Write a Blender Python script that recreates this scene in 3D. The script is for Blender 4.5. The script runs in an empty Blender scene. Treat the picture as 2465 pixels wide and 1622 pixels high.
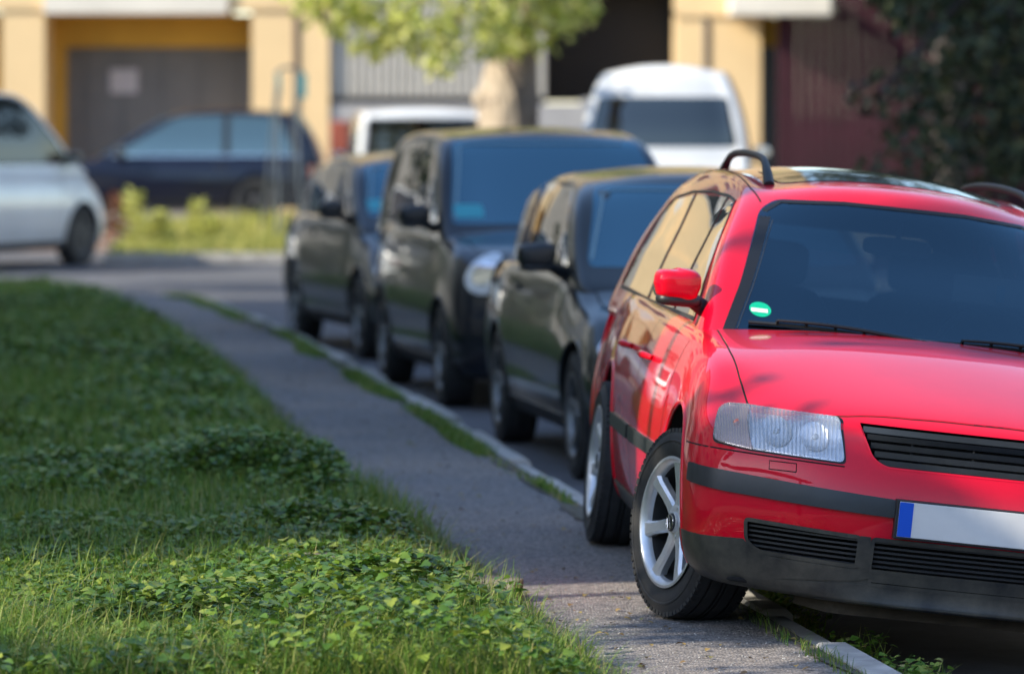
import bpy, bmesh, math, random
import numpy as np
from mathutils import Vector, Matrix, geometry
from mathutils.bvhtree import BVHTree

random.seed(7)
rng = np.random.default_rng(11)
SC = bpy.context.scene
COL = SC.collection
R = math.radians
PI = math.pi

# ------------------------------------------------------------------ materials
MATS = {}

def mat(name, col, rough=0.5, metal=0.0, coat=0.0, coat_rough=0.03, spec=0.5, noise=None, bump=None,
        mix2=None, trans=None, island=None, coat_tint=None):
    """procedural Principled material; noise=(scale, amount), bump=(scale, dist, strength)"""
    if name in MATS:
        return MATS[name]
    m = bpy.data.materials.new(name)
    m.use_nodes = True
    nt = m.node_tree
    b = nt.nodes['Principled BSDF']
    b.inputs['Base Color'].default_value = (*col, 1)
    b.inputs['Roughness'].default_value = rough
    b.inputs['Metallic'].default_value = metal
    b.inputs['Coat Weight'].default_value = coat
    b.inputs['Coat Roughness'].default_value = coat_rough
    b.inputs['Specular IOR Level'].default_value = spec
    tc = nt.nodes.new('ShaderNodeTexCoord')
    last = None
    if noise or mix2:
        sc_, amt = noise or (4, 0.2)
        n = nt.nodes.new('ShaderNodeTexNoise')
        n.inputs['Scale'].default_value = sc_
        n.inputs['Detail'].default_value = 6
        n.inputs['Roughness'].default_value = 0.65
        nt.links.new(tc.outputs['Object'], n.inputs['Vector'])
        r = nt.nodes.new('ShaderNodeValToRGB')
        r.color_ramp.elements[0].position = 0.32
        r.color_ramp.elements[1].position = 0.68
        c2 = mix2 or tuple(min(1, c * (1 + amt)) for c in col)
        c1 = col if mix2 else tuple(c * (1 - amt) for c in col)
        r.color_ramp.elements[0].color = (*c1, 1)
        r.color_ramp.elements[1].color = (*c2, 1)
        nt.links.new(n.outputs['Fac'], r.inputs['Fac'])
        nt.links.new(r.outputs['Color'], b.inputs['Base Color'])
        last = r.outputs['Color']
    if island:
        g = nt.nodes.new('ShaderNodeNewGeometry')
        r = nt.nodes.new('ShaderNodeValToRGB')
        r.color_ramp.interpolation = 'LINEAR'
        els = r.color_ramp.elements
        els[0].position = 0; els[0].color = (*island[0], 1)
        els[1].position = 1; els[1].color = (*island[-1], 1)
        for i, c in enumerate(island[1:-1]):
            e = els.new((i + 1) / (len(island) - 1)); e.color = (*c, 1)
        nt.links.new(g.outputs['Random Per Island'], r.inputs['Fac'])
        nt.links.new(r.outputs['Color'], b.inputs['Base Color'])
        last = r.outputs['Color']
    if trans:
        tr = nt.nodes.new('ShaderNodeBsdfTranslucent')
        if last:
            nt.links.new(last, tr.inputs['Color'])
        else:
            tr.inputs['Color'].default_value = (*col, 1)
        mx = nt.nodes.new('ShaderNodeMixShader')
        mx.inputs[0].default_value = trans
        out = nt.nodes['Material Output']
        nt.links.new(b.outputs[0], mx.inputs[1]); nt.links.new(tr.outputs[0], mx.inputs[2])
        nt.links.new(mx.outputs[0], out.inputs['Surface'])
    if bump:
        bs, bd, bst = bump
        n = nt.nodes.new('ShaderNodeTexNoise')
        n.inputs['Scale'].default_value = bs
        n.inputs['Detail'].default_value = 5
        nt.links.new(tc.outputs['Object'], n.inputs['Vector'])
        bu = nt.nodes.new('ShaderNodeBump')
        bu.inputs['Strength'].default_value = bst
        bu.inputs['Distance'].default_value = bd
        nt.links.new(n.outputs['Fac'], bu.inputs['Height'])
        nt.links.new(bu.outputs['Normal'], b.inputs['Normal'])
    MATS[name] = m
    return m


def glass_mat(name, tint, ior=1.45, boost=0.0, rough=0.0, refl=(1, 1, 1), film=(0, 0, 0), filmw=0.0, ribs=None):
    """thin pane: fresnel mirror over a tinted see-through layer"""
    if name in MATS:
        return MATS[name]
    m = bpy.data.materials.new(name); m.use_nodes = True
    nt = m.node_tree; nt.nodes.clear()
    out = nt.nodes.new('ShaderNodeOutputMaterial')
    fr = nt.nodes.new('ShaderNodeFresnel'); fr.inputs['IOR'].default_value = ior
    gl = nt.nodes.new('ShaderNodeBsdfGlossy'); gl.inputs['Roughness'].default_value = rough
    gl.inputs['Color'].default_value = (*refl, 1)
    tr = nt.nodes.new('ShaderNodeBsdfTransparent'); tr.inputs['Color'].default_value = (*tint, 1)
    base = tr.outputs[0]
    if filmw > 0:
        df = nt.nodes.new('ShaderNodeBsdfDiffuse'); df.inputs['Color'].default_value = (*film, 1)
        m0 = nt.nodes.new('ShaderNodeMixShader'); m0.inputs[0].default_value = filmw
        nt.links.new(tr.outputs[0], m0.inputs[1]); nt.links.new(df.outputs[0], m0.inputs[2])
        base = m0.outputs[0]
    ad = nt.nodes.new('ShaderNodeMath'); ad.operation = 'ADD'; ad.use_clamp = True
    ad.inputs[1].default_value = boost
    nt.links.new(fr.outputs[0], ad.inputs[0])
    mx = nt.nodes.new('ShaderNodeMixShader')
    nt.links.new(ad.outputs[0], mx.inputs[0]); nt.links.new(base, mx.inputs[1]); nt.links.new(gl.outputs[0], mx.inputs[2])
    nt.links.new(mx.outputs[0], out.inputs['Surface'])
    if ribs:
        tc = nt.nodes.new('ShaderNodeTexCoord')
        wv = nt.nodes.new('ShaderNodeTexWave'); wv.bands_direction = 'X'
        wv.inputs['Scale'].default_value = ribs; wv.inputs['Distortion'].default_value = 0.6
        wv.inputs['Detail'].default_value = 2
        nt.links.new(tc.outputs['Object'], wv.inputs['Vector'])
        bu = nt.nodes.new('ShaderNodeBump'); bu.inputs['Strength'].default_value = 0.55; bu.inputs['Distance'].default_value = 0.004
        nt.links.new(wv.outputs['Fac'], bu.inputs['Height'])
        nt.links.new(bu.outputs['Normal'], gl.inputs['Normal']); nt.links.new(bu.outputs['Normal'], fr.inputs['Normal'])
    MATS[name] = m
    return m

# ------------------------------------------------------------------ object helpers

def tag(o, label=None, cat=None, group=None, kind=None):
    if label: o['label'] = label
    if cat: o['category'] = cat
    if group: o['group'] = group
    if kind: o['kind'] = kind
    return o


def empty(name, loc=(0, 0, 0), rot=(0, 0, 0)):
    o = bpy.data.objects.new(name, None)
    o.empty_display_size = 0.2
    COL.objects.link(o); o.location = loc; o.rotation_euler = rot
    return o


def mk(name, me, m, parent=None, smooth=None):
    me.name = name
    if m is not None:
        me.materials.clear()
        for x in (m if isinstance(m, (list, tuple)) else [m]):
            me.materials.append(x)
    if smooth is not None:
        me.polygons.foreach_set('use_smooth', [True] * len(me.polygons))
        if smooth < 180:
            me.set_sharp_from_angle(angle=R(smooth))
    o = bpy.data.objects.new(name, me)
    COL.objects.link(o)
    if parent is not None:
        o.parent = parent
    return o


class MB:
    """collects simple shapes in one mesh"""
    def __init__(self):
        self.v = []; self.f = []

    def add(self, vs, fs, M=None):
        n = len(self.v)
        self.v += [tuple(M @ Vector(p)) if M is not None else tuple(p) for p in vs]
        self.f += [tuple(i + n for i in f) for f in fs]
        return self

    def box(self, x0, x1, y0, y1, z0, z1, M=None):
        vs = [(x0, y0, z0), (x1, y0, z0), (x1, y1, z0), (x0, y1, z0), (x0, y0, z1), (x1, y0, z1), (x1, y1, z1), (x0, y1, z1)]
        fs = [(0, 3, 2, 1), (4, 5, 6, 7), (0, 1, 5, 4), (1, 2, 6, 5), (2, 3, 7, 6), (3, 0, 4, 7)]
        return self.add(vs, fs, M)

    def tube(self, pts, r, n=8, M=None, caps=True):
        pts = [Vector(p) for p in pts]
        rs = r if isinstance(r, (list, tuple)) else [r] * len(pts)
        vs = []; fs = []
        up = Vector((0, 0, 1))
        prev = None
        for i, p in enumerate(pts):
            t = (pts[min(i + 1, len(pts) - 1)] - pts[max(i - 1, 0)]).normalized()
            if prev is None:
                a = t.cross(up)
                if a.length < 0.1: a = t.cross(Vector((1, 0, 0)))
                a.normalize()
            else:
                a = (prev - t * prev.dot(t)).normalized()
            prev = a
            b = t.cross(a)
            for k in range(n):
                an = 2 * PI * k / n
                vs.append(p + (a * math.cos(an) + b * math.sin(an)) * rs[i])
        for i in range(len(pts) - 1):
            for k in range(n):
                k2 = (k + 1) % n
                fs.append((i * n + k, i * n + k2, (i + 1) * n + k2, (i + 1) * n + k))
        if caps:
            fs.append(tuple(range(n - 1, -1, -1)))
            fs.append(tuple((len(pts) - 1) * n + k for k in range(n)))
        return self.add(vs, fs, M)

    def lathe(self, prof, n=48, M=None):
        """profile of (x, r), spun round the x axis"""
        vs = []; fs = []
        for x, r in prof:
            for k in range(n):
                a = 2 * PI * k / n
                vs.append((x, r * math.cos(a), r * math.sin(a)))
        for i in range(len(prof) - 1):
            for k in range(n):
                k2 = (k + 1) % n
                fs.append((i * n + k, (i + 1) * n + k, (i + 1) * n + k2, i * n + k2))
        return self.add(vs, fs, M)

    def mesh(self, fix=True, bevel=0):
        me = bpy.data.meshes.new('m')
        me.from_pydata([tuple(p) for p in self.v], [], self.f)
        if fix or bevel:
            bm = bmesh.new(); bm.from_mesh(me)
            if bevel:
                bmesh.ops.bevel(bm, geom=list(bm.edges), offset=bevel, segments=2, affect='EDGES', profile=0.6)
            if fix:
                bmesh.ops.recalc_face_normals(bm, faces=bm.faces)
            bm.to_mesh(me); bm.free()
        me.update()
        return me

    def build(self, name, m, parent=None, smooth=None, fix=True, bevel=0):
        return mk(name, self.mesh(fix, bevel), m, parent, smooth)


def interp(tab, x):
    return float(np.interp(x, [t[0] for t in tab], [t[1] for t in tab]))

def sinterp(tab, x):
    """smooth (Catmull-Rom) interpolation of a table"""
    if x <= tab[0][0]: return tab[0][1]
    if x >= tab[-1][0]: return tab[-1][1]
    for i in range(len(tab) - 1):
        if tab[i][0] <= x <= tab[i + 1][0]:
            break
    x0, y0 = tab[i]; x1, y1 = tab[i + 1]
    h = x1 - x0
    def sl(j):
        if j <= 0 or j >= len(tab) - 1:
            j2 = max(0, min(j, len(tab) - 1))
            a = max(0, j2 - 1) if j2 > 0 else 0
            b = a + 1
            return (tab[b][1] - tab[a][1]) / (tab[b][0] - tab[a][0])
        return (tab[j + 1][1] - tab[j - 1][1]) / (tab[j + 1][0] - tab[j - 1][0])
    m0, m1 = sl(i), sl(i + 1)
    t = (x - x0) / h
    return (2*t**3-3*t*t+1)*y0 + (t**3-2*t*t+t)*h*m0 + (-2*t**3+3*t*t)*y1 + (t**3-t*t)*h*m1

# ------------------------------------------------------------------ subdivision surfaces

def eval_mesh(me, mods):
    ob = bpy.data.objects.new('tmp', me); COL.objects.link(ob)
    extra = []
    for kind, kw in mods:
        md = ob.modifiers.new('m', kind)
        for k, v in kw.items():
            setattr(md, k, v)
    bpy.context.view_layer.update()
    dg = bpy.context.evaluated_depsgraph_get()
    m2 = bpy.data.meshes.new_from_object(ob.evaluated_get(dg))
    bpy.data.objects.remove(ob)
    return m2


def subdiv(verts, faces, levels=3, fit=4):
    T = np.array(verts, float); P = T.copy(); n = len(T)
    for it in range(fit + 1):
        me = bpy.data.meshes.new('c'); me.from_pydata(P.tolist(), [], faces)
        lv = levels if it == fit else 1
        m2 = eval_mesh(me, [('SUBSURF', dict(levels=lv, render_levels=lv, use_limit_surface=True, quality=4))])
        bpy.data.meshes.remove(me)
        if it == fit:
            return m2
        co = np.empty(len(m2.vertices) * 3); m2.vertices.foreach_get('co', co)
        P += (T - co.reshape(-1, 3)[:n]) * 0.8
        bpy.data.meshes.remove(m2)


def lattice(na, nb, nc, fn):
    idx = {}; verts = []; faces = []
    def vid(a, b, c):
        k = (a, b, c)
        if k not in idx:
            idx[k] = len(verts); verts.append(fn(a, b, c))
        return idx[k]
    for b in range(nb - 1):
        for c in range(nc - 1):
            faces.append((vid(0, b, c), vid(0, b, c+1), vid(0, b+1, c+1), vid(0, b+1, c)))
            faces.append((vid(na-1, b, c), vid(na-1, b+1, c), vid(na-1, b+1, c+1), vid(na-1, b, c+1)))
    for a in range(na - 1):
        for c in range(nc - 1):
            faces.append((vid(a, 0, c), vid(a+1, 0, c), vid(a+1, 0, c+1), vid(a, 0, c+1)))
            faces.append((vid(a, nb-1, c), vid(a, nb-1, c+1), vid(a+1, nb-1, c+1), vid(a+1, nb-1, c)))
        for b in range(nb - 1):
            faces.append((vid(a, b, 0), vid(a, b+1, 0), vid(a+1, b+1, 0), vid(a+1, b, 0)))
            faces.append((vid(a, b, nc-1), vid(a+1, b, nc-1), vid(a+1, b+1, nc-1), vid(a, b+1, nc-1)))
    return verts, faces


def boolean(me, cutter, transfer=True):
    """me minus cutter (both meshes)"""
    co = bpy.data.objects.new('cut', cutter); COL.objects.link(co)
    m2 = eval_mesh(me, [('BOOLEAN', dict(operation='DIFFERENCE', object=co, solver='EXACT',
                                         material_mode='TRANSFER'))])
    bpy.data.objects.remove(co)
    return m2


class Surf:
    def __init__(self, me):
        me.calc_loop_triangles()
        self.co = [v.co.copy() for v in me.vertices]
        self.no = [Vector(n.vector) for n in me.vertex_normals]
        self.tri = [tuple(t.vertices) for t in me.loop_triangles]
        self.bvh = BVHTree.FromPolygons(self.co, self.tri)

    def _res(self, loc, idx):
        a, b, c = self.tri[idx]
        n = geometry.barycentric_transform(loc, self.co[a], self.co[b], self.co[c], self.no[a], self.no[b], self.no[c])
        return loc, n.normalized()

    def hit(self, o, d, near=None):
        loc, nrm, idx, dist = self.bvh.ray_cast(Vector(o), Vector(d).normalized())
        if loc is None:
            loc, nrm, idx, dist = self.bvh.find_nearest(Vector(near) if near is not None else Vector(o) + Vector(d).normalized() * 4)
        return self._res(loc, idx)

    def at(self, axis, p, q, cy=0.3):
        """axis: front (p=x,q=z), rear, left/right (p=y,q=z), top (p=x,q=y), nose/tail (p=angle about cy, q=z)"""
        if axis == 'front': return self.hit((p, -6, q), (0, 1, 0), (p, -0.5, q))
        if axis == 'rear': return self.hit((p, 9, q), (0, -1, 0), (p, 3.6, q))
        if axis == 'left': return self.hit((-4, p, q), (1, 0, 0), (-0.7, p, q))
        if axis == 'right': return self.hit((4, p, q), (-1, 0, 0), (0.7, p, q))
        if axis == 'top': return self.hit((p, q, 5), (0, 0, -1), (p, q, 1))
        if axis == 'bottom': return self.hit((p, q, -3), (0, 0, 1), (p, q, 0.2))
        if axis == 'nose':
            d = Vector((math.sin(p), -math.cos(p), 0))
            o = Vector((0, cy, q)) + d * 5
            return self.hit(o, -d, Vector((0, cy, q)) + d)
        if axis == 'tail':
            d = Vector((math.sin(p), math.cos(p), 0))
            o = Vector((0, cy, q)) + d * 5
            return self.hit(o, -d, Vector((0, cy, q)) + d)


def rounded(pts, r, n=5):
    """round the corners of a 2D polygon; r number or list"""
    out = []
    N = len(pts)
    for i in range(N):
        p = Vector(pts[i]); a = Vector(pts[i - 1]); b = Vector(pts[(i + 1) % N])
        ri = r[i] if isinstance(r, (list, tuple)) else r
        d1 = a - p; d2 = b - p
        l = min(ri, d1.length * 0.45, d2.length * 0.45)
        if l < 1e-4:
            out.append(tuple(p)); continue
        s = p + d1.normalized() * l; e = p + d2.normalized() * l
        for k in range(n + 1):
            t = k / n
            q = s * (1 - t) ** 2 + p * 2 * t * (1 - t) + e * t * t
            out.append(tuple(q))
    return out


def inside(poly, x, y):
    c = False; n = len(poly); j = n - 1
    for i in range(n):
        xi, yi = poly[i]; xj, yj = poly[j]
        if (yi > y) != (yj > y) and x < (xj - xi) * (y - yi) / (yj - yi) + xi:
            c = not c
        j = i
    return c


def patch(surf, poly, axis, off=0.003, grid=0.04, skirt=0.008, cy=0.3):
    gx = grid if axis not in ('nose', 'tail') else grid / 1.0
    b = []
    N = len(poly)
    for i in range(N):
        p = Vector(poly[i]); q = Vector(poly[(i + 1) % N])
        k = max(1, int((q - p).length / grid))
        for j in range(k):
            b.append(p + (q - p) * j / k)
    nb = len(b)
    pts = [Vector((p.x, p.y)) for p in b]
    xs = [p.x for p in b]; ys = [p.y for p in b]
    x = math.floor(min(xs) / grid) * grid + grid * 0.37
    while x < max(xs):
        y = math.floor(min(ys) / grid) * grid + grid * 0.41
        while y < max(ys):
            if inside([(p.x, p.y) for p in b], x, y):
                if min((p.x - x) ** 2 + (p.y - y) ** 2 for p in b) > (grid * 0.45) ** 2:
                    pts.append(Vector((x, y)))
            y += grid
        x += grid
    edges = [(i, (i + 1) % nb) for i in range(nb)]
    res = geometry.delaunay_2d_cdt(pts, edges, [], 1, 1e-6)
    vs2, es2, fs2, ov = res[0], res[1], res[2], res[3]
    vs = []; ns = []
    for p in vs2:
        l, n = surf.at(axis, p.x, p.y, cy)
        vs.append(l + n * off); ns.append(n)
    faces = [tuple(f) for f in fs2]
    # orient
    def fn(f):
        return (vs[f[1]] - vs[f[0]]).cross(vs[f[2]] - vs[f[0]])
    s = sum(fn(f).dot(ns[f[0]]) for f in faces)
    if s < 0:
        faces = [tuple(reversed(f)) for f in faces]
    if skirt:
        # boundary edges = used once
        cnt = {}
        for f in faces:
            for i in range(len(f)):
                e = (f[i], f[(i + 1) % len(f)])
                k = (min(e), max(e)); cnt.setdefault(k, []).append(e)
        low = {}
        extra = []
        for k, es in cnt.items():
            if len(es) == 1:
                a, c = es[0]
                for q in (a, c):
                    if q not in low:
                        low[q] = len(vs); vs.append(vs[q] - ns[q] * skirt); ns.append(ns[q])
                extra.append((a, low[a], low[c], c))
        faces += extra
    me = bpy.data.meshes.new('p')
    me.from_pydata([tuple(v) for v in vs], [], faces)
    me.update()
    me.polygons.foreach_set('use_smooth', [True] * len(me.polygons))
    me.normals_split_custom_set_from_vertices([tuple(n) for n in ns])
    return me


def join_meshes(mes):
    """join meshes keeping nothing but geometry and custom normals"""
    vs = []; fs = []; ns = []
    for me in mes:
        n0 = len(vs)
        vs += [tuple(v.co) for v in me.vertices]
        fs += [tuple(i + n0 for i in p.vertices) for p in me.polygons]
        nn = [None] * len(me.vertices)
        for l, cn in zip(me.loops, me.corner_normals):
            nn[l.vertex_index] = tuple(cn.vector)
        ns += [n or (0, 0, 1) for n in nn]
    me = bpy.data.meshes.new('j'); me.from_pydata(vs, [], fs); me.update()
    me.polygons.foreach_set('use_smooth', [True] * len(me.polygons))
    me.normals_split_custom_set_from_vertices(ns)
    return me


def resample(pts, step):
    out = []
    for i in range(len(pts) - 1):
        p = Vector(pts[i]); q = Vector(pts[i + 1])
        k = max(1, int((q - p).length / step))
        for j in range(k):
            out.append(p + (q - p) * j / k)
    out.append(Vector(pts[-1]))
    return out


def ribbon(surf, pts, axis, width, off=0.0015, step=0.03, cy=0.3, tilt=0.0, thick=0.0):
    ps = [surf.at(axis, p[0], p[1], cy) for p in resample(pts, step)]
    vs = []; ns = []; fs = []
    for i, (l, n) in enumerate(ps):
        t = (ps[min(i + 1, len(ps) - 1)][0] - ps[max(i - 1, 0)][0]).normalized()
        s = t.cross(n).normalized()
        a = l + n * off + s * width / 2; b = l + n * off - s * width / 2
        if tilt:
            a = a + n * tilt; b = b - n * tilt
        if thick:
            vs += [a, b, b - n * thick, a - n * thick]
        else:
            vs += [a, b]
    k = 4 if thick else 2
    for i in range(len(ps) - 1):
        for j in range(k if thick else 1):
            j2 = (j + 1) % k
            fs.append((i*k+j, i*k+j2, (i+1)*k+j2, (i+1)*k+j))
    if thick:
        fs.append((0, 1, 2, 3)); fs.append(tuple((len(ps)-1)*k + j for j in (3, 2, 1, 0)))
    me = bpy.data.meshes.new('r'); me.from_pydata([tuple(v) for v in vs], [], fs)
    bm = bmesh.new(); bm.from_mesh(me); bmesh.ops.recalc_face_normals(bm, faces=bm.faces); bm.to_mesh(me); bm.free()
    return me


def prism(poly, axis, lo, hi, m=None):
    """extrude a 2D outline: axis 'y' takes (x,z), axis 'x' takes (y,z), axis 'z' takes (x,y)"""
    def P(p, d):
        if axis == 'y': return (p[0], d, p[1])
        if axis == 'x': return (d, p[0], p[1])
        return (p[0], p[1], d)
    n = len(poly)
    vs = [P(p, lo) for p in poly] + [P(p, hi) for p in poly]
    fs = [tuple(range(n)), tuple(range(2 * n - 1, n - 1, -1))]
    for i in range(n):
        j = (i + 1) % n
        fs.append((i, i + n, j + n, j))
    mb = MB().add(vs, fs)
    me = mb.mesh()
    if m: me.materials.append(m)
    return me


def superblob(size, e1=0.55, e2=0.55, n=28, taper=None):
    vs = []; fs = []
    def sp(v, e): return math.copysign(abs(v) ** e, v)
    m = n // 2
    for i in range(m + 1):
        ph = -PI / 2 + PI * i / m
        for k in range(n):
            th = 2 * PI * k / n
            x = sp(math.cos(ph), e1) * sp(math.cos(th), e2) * size[0]
            y = sp(math.cos(ph), e1) * sp(math.sin(th), e2) * size[1]
            z = sp(math.sin(ph), e1) * size[2]
            if taper: x, y, z = taper(x, y, z)
            vs.append((x, y, z))
    for i in range(m):
        for k in range(n):
            k2 = (k + 1) % n
            fs.append((i*n+k, i*n+k2, (i+1)*n+k2, (i+1)*n+k))
    return vs, fs
# ------------------------------------------------------------------ shared materials
M = dict(
    black=mat('black_plastic', (0.018, 0.019, 0.021), 0.45, bump=(220, 0.0004, 0.2)),
    trim=mat('grey_trim', (0.024, 0.028, 0.033), 0.38, noise=(9, 0.2)),
    rubber=mat('tyre_rubber', (0.030, 0.030, 0.031), 0.7, noise=(14, 0.35), bump=(60, 0.001, 0.25)),
    seal=mat('window_seal', (0.008, 0.008, 0.009), 0.5),
    gap=mat('panel_gap', (0.006, 0.005, 0.005), 0.9),
    well=mat('wheel_well', (0.008, 0.008, 0.008), 0.95),
    alloy=mat('alloy_metal', (0.70, 0.71, 0.73), 0.32, metal=0.6, noise=(25, 0.08)),
    steel=mat('dark_steel', (0.07, 0.07, 0.075), 0.5, metal=0.6),
    disc=mat('brake_metal', (0.06, 0.055, 0.05), 0.6, metal=0.5),
    chrome=mat('chrome', (0.8, 0.8, 0.82), 0.08, metal=1.0),
    cloth=mat('cabin_cloth', (0.02, 0.021, 0.024), 0.9, noise=(30, 0.3)),
    lens=mat('opaque_lens', (0.88, 0.90, 0.96), 0.12, metal=0.30, coat=1.0, noise=(28, 0.40)),
    red_lens=mat('red_lens', (0.45, 0.01, 0.01), 0.1, coat=1.0),
    plate=mat('plate_white', (0.72, 0.72, 0.72), 0.4, noise=(6, 0.05)),
    eu=mat('plate_blue', (0.0, 0.09, 0.62), 0.4),
    darkglass=glass_mat('dark_glass', (0.0, 0.0, 0.0), 1.5, .04),
    screen=glass_mat('dark_windscreen', (0.0, 0.0, 0.0), 1.5, .29, refl=(.38, .70, .86)),
    dullrim=mat('dull_wheel_metal', (.20, .205, .215), .4, metal=.6, noise=(20, .3)),
    mirrorglass=mat('mirror_glass', (0.75, 0.8, 0.82), 0.02, metal=1.0),
)


def spin_mesh(prof, n=64, sx=1):
    mb = MB().lathe([(x * sx, r) for x, r in prof], n)
    return mb


def wheel(root, x, y, r, w, side, rimr, style='alloy', steer=0.0, n_spokes=7, emblem=False, rim_mat=None):
    rim_mat = rim_mat or M['alloy']
    mb = MB()
    mb.lathe([(side*a, b) for a, b in [(0.0, 0.001), (0.0, rimr*0.62), (-0.012, rimr*0.64), (-0.012, rimr*0.4), (-0.06, rimr*0.38), (-0.06, 0.001)]], 40)
    wh = mb.build('wheel', M['disc'], root, smooth=35)
    wh.location = (x, y, r); wh.rotation_euler = (0, 0, steer)
    h = w / 2
    prof = [(-h*0.85, rimr-0.01), (-h*0.93, rimr+0.006), (-h*1.02, rimr+(r-rimr)*0.35), (-h*1.03, rimr+(r-rimr)*0.6), (-h*0.95, r-0.022), (-h*0.84, r-0.006),
            (-h*0.62, r-0.001), (-h*0.56, r-0.001), (-h*0.55, r-0.009), (-h*0.47, r-0.009), (-h*0.46, r), (-h*0.13, r), (-h*0.12, r-0.009), (-h*0.03, r-0.009), (-h*0.02, r)]
    prof = prof + [(-a, b) for a, b in reversed(prof)]
    ty = MB().lathe(prof, 80)
    # raised ring on the sidewall
    ty.lathe([(side*(h*1.035), rimr+(r-rimr)*0.52), (side*(h*1.06), rimr+(r-rimr)*0.55), (side*(h*1.05), rimr+(r-rimr)*0.6), (side*(h*1.0), rimr+(r-rimr)*0.62)], 80)
    # shoulder blocks of the tread
    for k in range(72):
        a = 2 * PI * k / 72
        Mx = Matrix.Rotation(a, 4, 'X')
        for s in (-1, 1):
            x0, x1 = sorted((s*h*0.60, s*h*0.93))
            ty.box(x0, x1, -0.0095, 0.0095, r-0.028, r-0.0035, Mx)
    ty.build('tyre', M['rubber'], wh, smooth=38)
    rb = MB()
    o = side
    if style == 'alloy':
        rb.lathe([(o*(h-0.006), rimr-0.004), (o*(h+0.002), rimr+0.007), (o*(h+0.003), rimr-0.002), (o*(h-0.004), rimr-0.012), (o*(h-0.022), rimr-0.018),
                  (o*(h-0.032), rimr-0.020)], 72)
        bl_ = MB().lathe([(o*(h-0.031), rimr-0.0195), (o*(h-0.05), rimr-0.024), (o*(-h*0.85), rimr-0.02), (o*(-h*0.85), rimr+0.006)], 56)
        bl_.lathe([(o*(-h*0.2), 0.002), (o*(-h*0.2), rimr-0.022)], 56)
        bl_.build('rim_barrel', mat('dark_barrel_metal', (.035, .034, .034), .6, metal=.4), wh, smooth=40)  # barrel behind the spokes in a darker metal than the rim
        xo = h - 0.022
        rb.lathe([(o*(xo+0.012), 0.0005), (o*(xo+0.012), 0.026), (o*(xo+0.008), 0.034), (o*(xo+0.0), 0.036), (o*(xo-0.002), 0.056), (o*(xo-0.012), 0.070), (o*(xo-0.03), 0.074), (o*(xo-0.05), 0.06)], 40)
        for k in range(n_spokes):
            a = 2 * PI * k / n_spokes + 0.0
            Mx = Matrix.Rotation(a, 4, 'X')
            vs = []; fs = []
            rs = [0.05, 0.085, 0.13, 0.17, rimr-0.010]
            hwid = [0.028, 0.0235, 0.0215, 0.0235, 0.031]
            xt = [xo-0.004, xo-0.004, xo+0.002, xo+0.010, xo+0.014]
            for rr, hh, xx in zip(rs, hwid, xt):
                vs += [(o*xx, -hh*0.66, rr), (o*xx, hh*0.66, rr), (o*(xx-0.010), hh, rr), (o*(xx-0.034), hh*0.9, rr), (o*(xx-0.034), -hh*0.9, rr), (o*(xx-0.010), -hh, rr)]
            for i in range(len(rs)-1):
                for j in range(6):
                    j2 = (j+1) % 6
                    fs.append((i*6+j, i*6+j2, (i+1)*6+j2, (i+1)*6+j))
            fs.append(tuple(range(5, -1, -1))); fs.append(tuple((len(rs)-1)*6+j for j in range(6)))
            rb.add(vs, fs, Mx)
        for k in range(5):
            a = 2 * PI * k / 5 + 0.3
            Mx = Matrix.Rotation(a, 4, 'X')
            rb.tube([(o*(xo-0.012), 0, 0.048), (o*(xo+0.001), 0, 0.048)], 0.007, 8, Mx)
        rm = rb.build('rim', rim_mat, wh, smooth=40)
        if emblem:
            e = MB(); e.lathe([(o*(xo+0.0155), 0.0005), (o*(xo+0.0155), 0.029), (o*(xo+0.010), 0.031)], 32)
            em = e.build('hub_cap', M['steel'], rm, smooth=40)
            q = MB()
            def st(p0, p1):
                q.tube([(o*(xo+0.0165), p0[0], p0[1]), (o*(xo+0.0165), p1[0], p1[1])], 0.0016, 6)
            for p0, p1 in [((-0.012, 0.021), (0, 0.003)), ((0, 0.003), (0.012, 0.021)), ((-0.021, 0.010), (-0.010, -0.021)), ((-0.010, -0.021), (0, -0.001)),
                           ((0, -0.001), (0.010, -0.021)), ((0.010, -0.021), (0.021, 0.010))]:
                st(p0, p1)
            q.tube([(o*(xo+0.0165), 0.0255*math.cos(t*PI/12), 0.0255*math.sin(t*PI/12)) for t in range(25)], 0.0014, 6)
            q.build('emblem', M['chrome'], rm, smooth=40)
    else:
        rb.lathe([(o*(h-0.006), rimr-0.004), (o*(h+0.002), rimr+0.006), (o*(h-0.002), rimr-0.01), (o*(h-0.02), rimr-0.03), (o*(h-0.012), rimr*0.6), (o*(h-0.025), rimr*0.35), (o*(h-0.012), rimr*0.22), (o*(h-0.012), 0.0005)], 48)
        for k in range(n_spokes):
            Mx = Matrix.Rotation(2*PI*k/n_spokes, 4, 'X')
            rb.box(min(o*(h-0.03), o*(h-0.004)), max(o*(h-0.03), o*(h-0.004)), -0.018, 0.018, 0.06, rimr-0.02, Mx)
        rb.build('rim', rim_mat, wh, smooth=40)
    return wh


AV = [-1, -0.84, -0.58, -0.3, 0, 0.3, 0.58, 0.84, 1]


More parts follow.
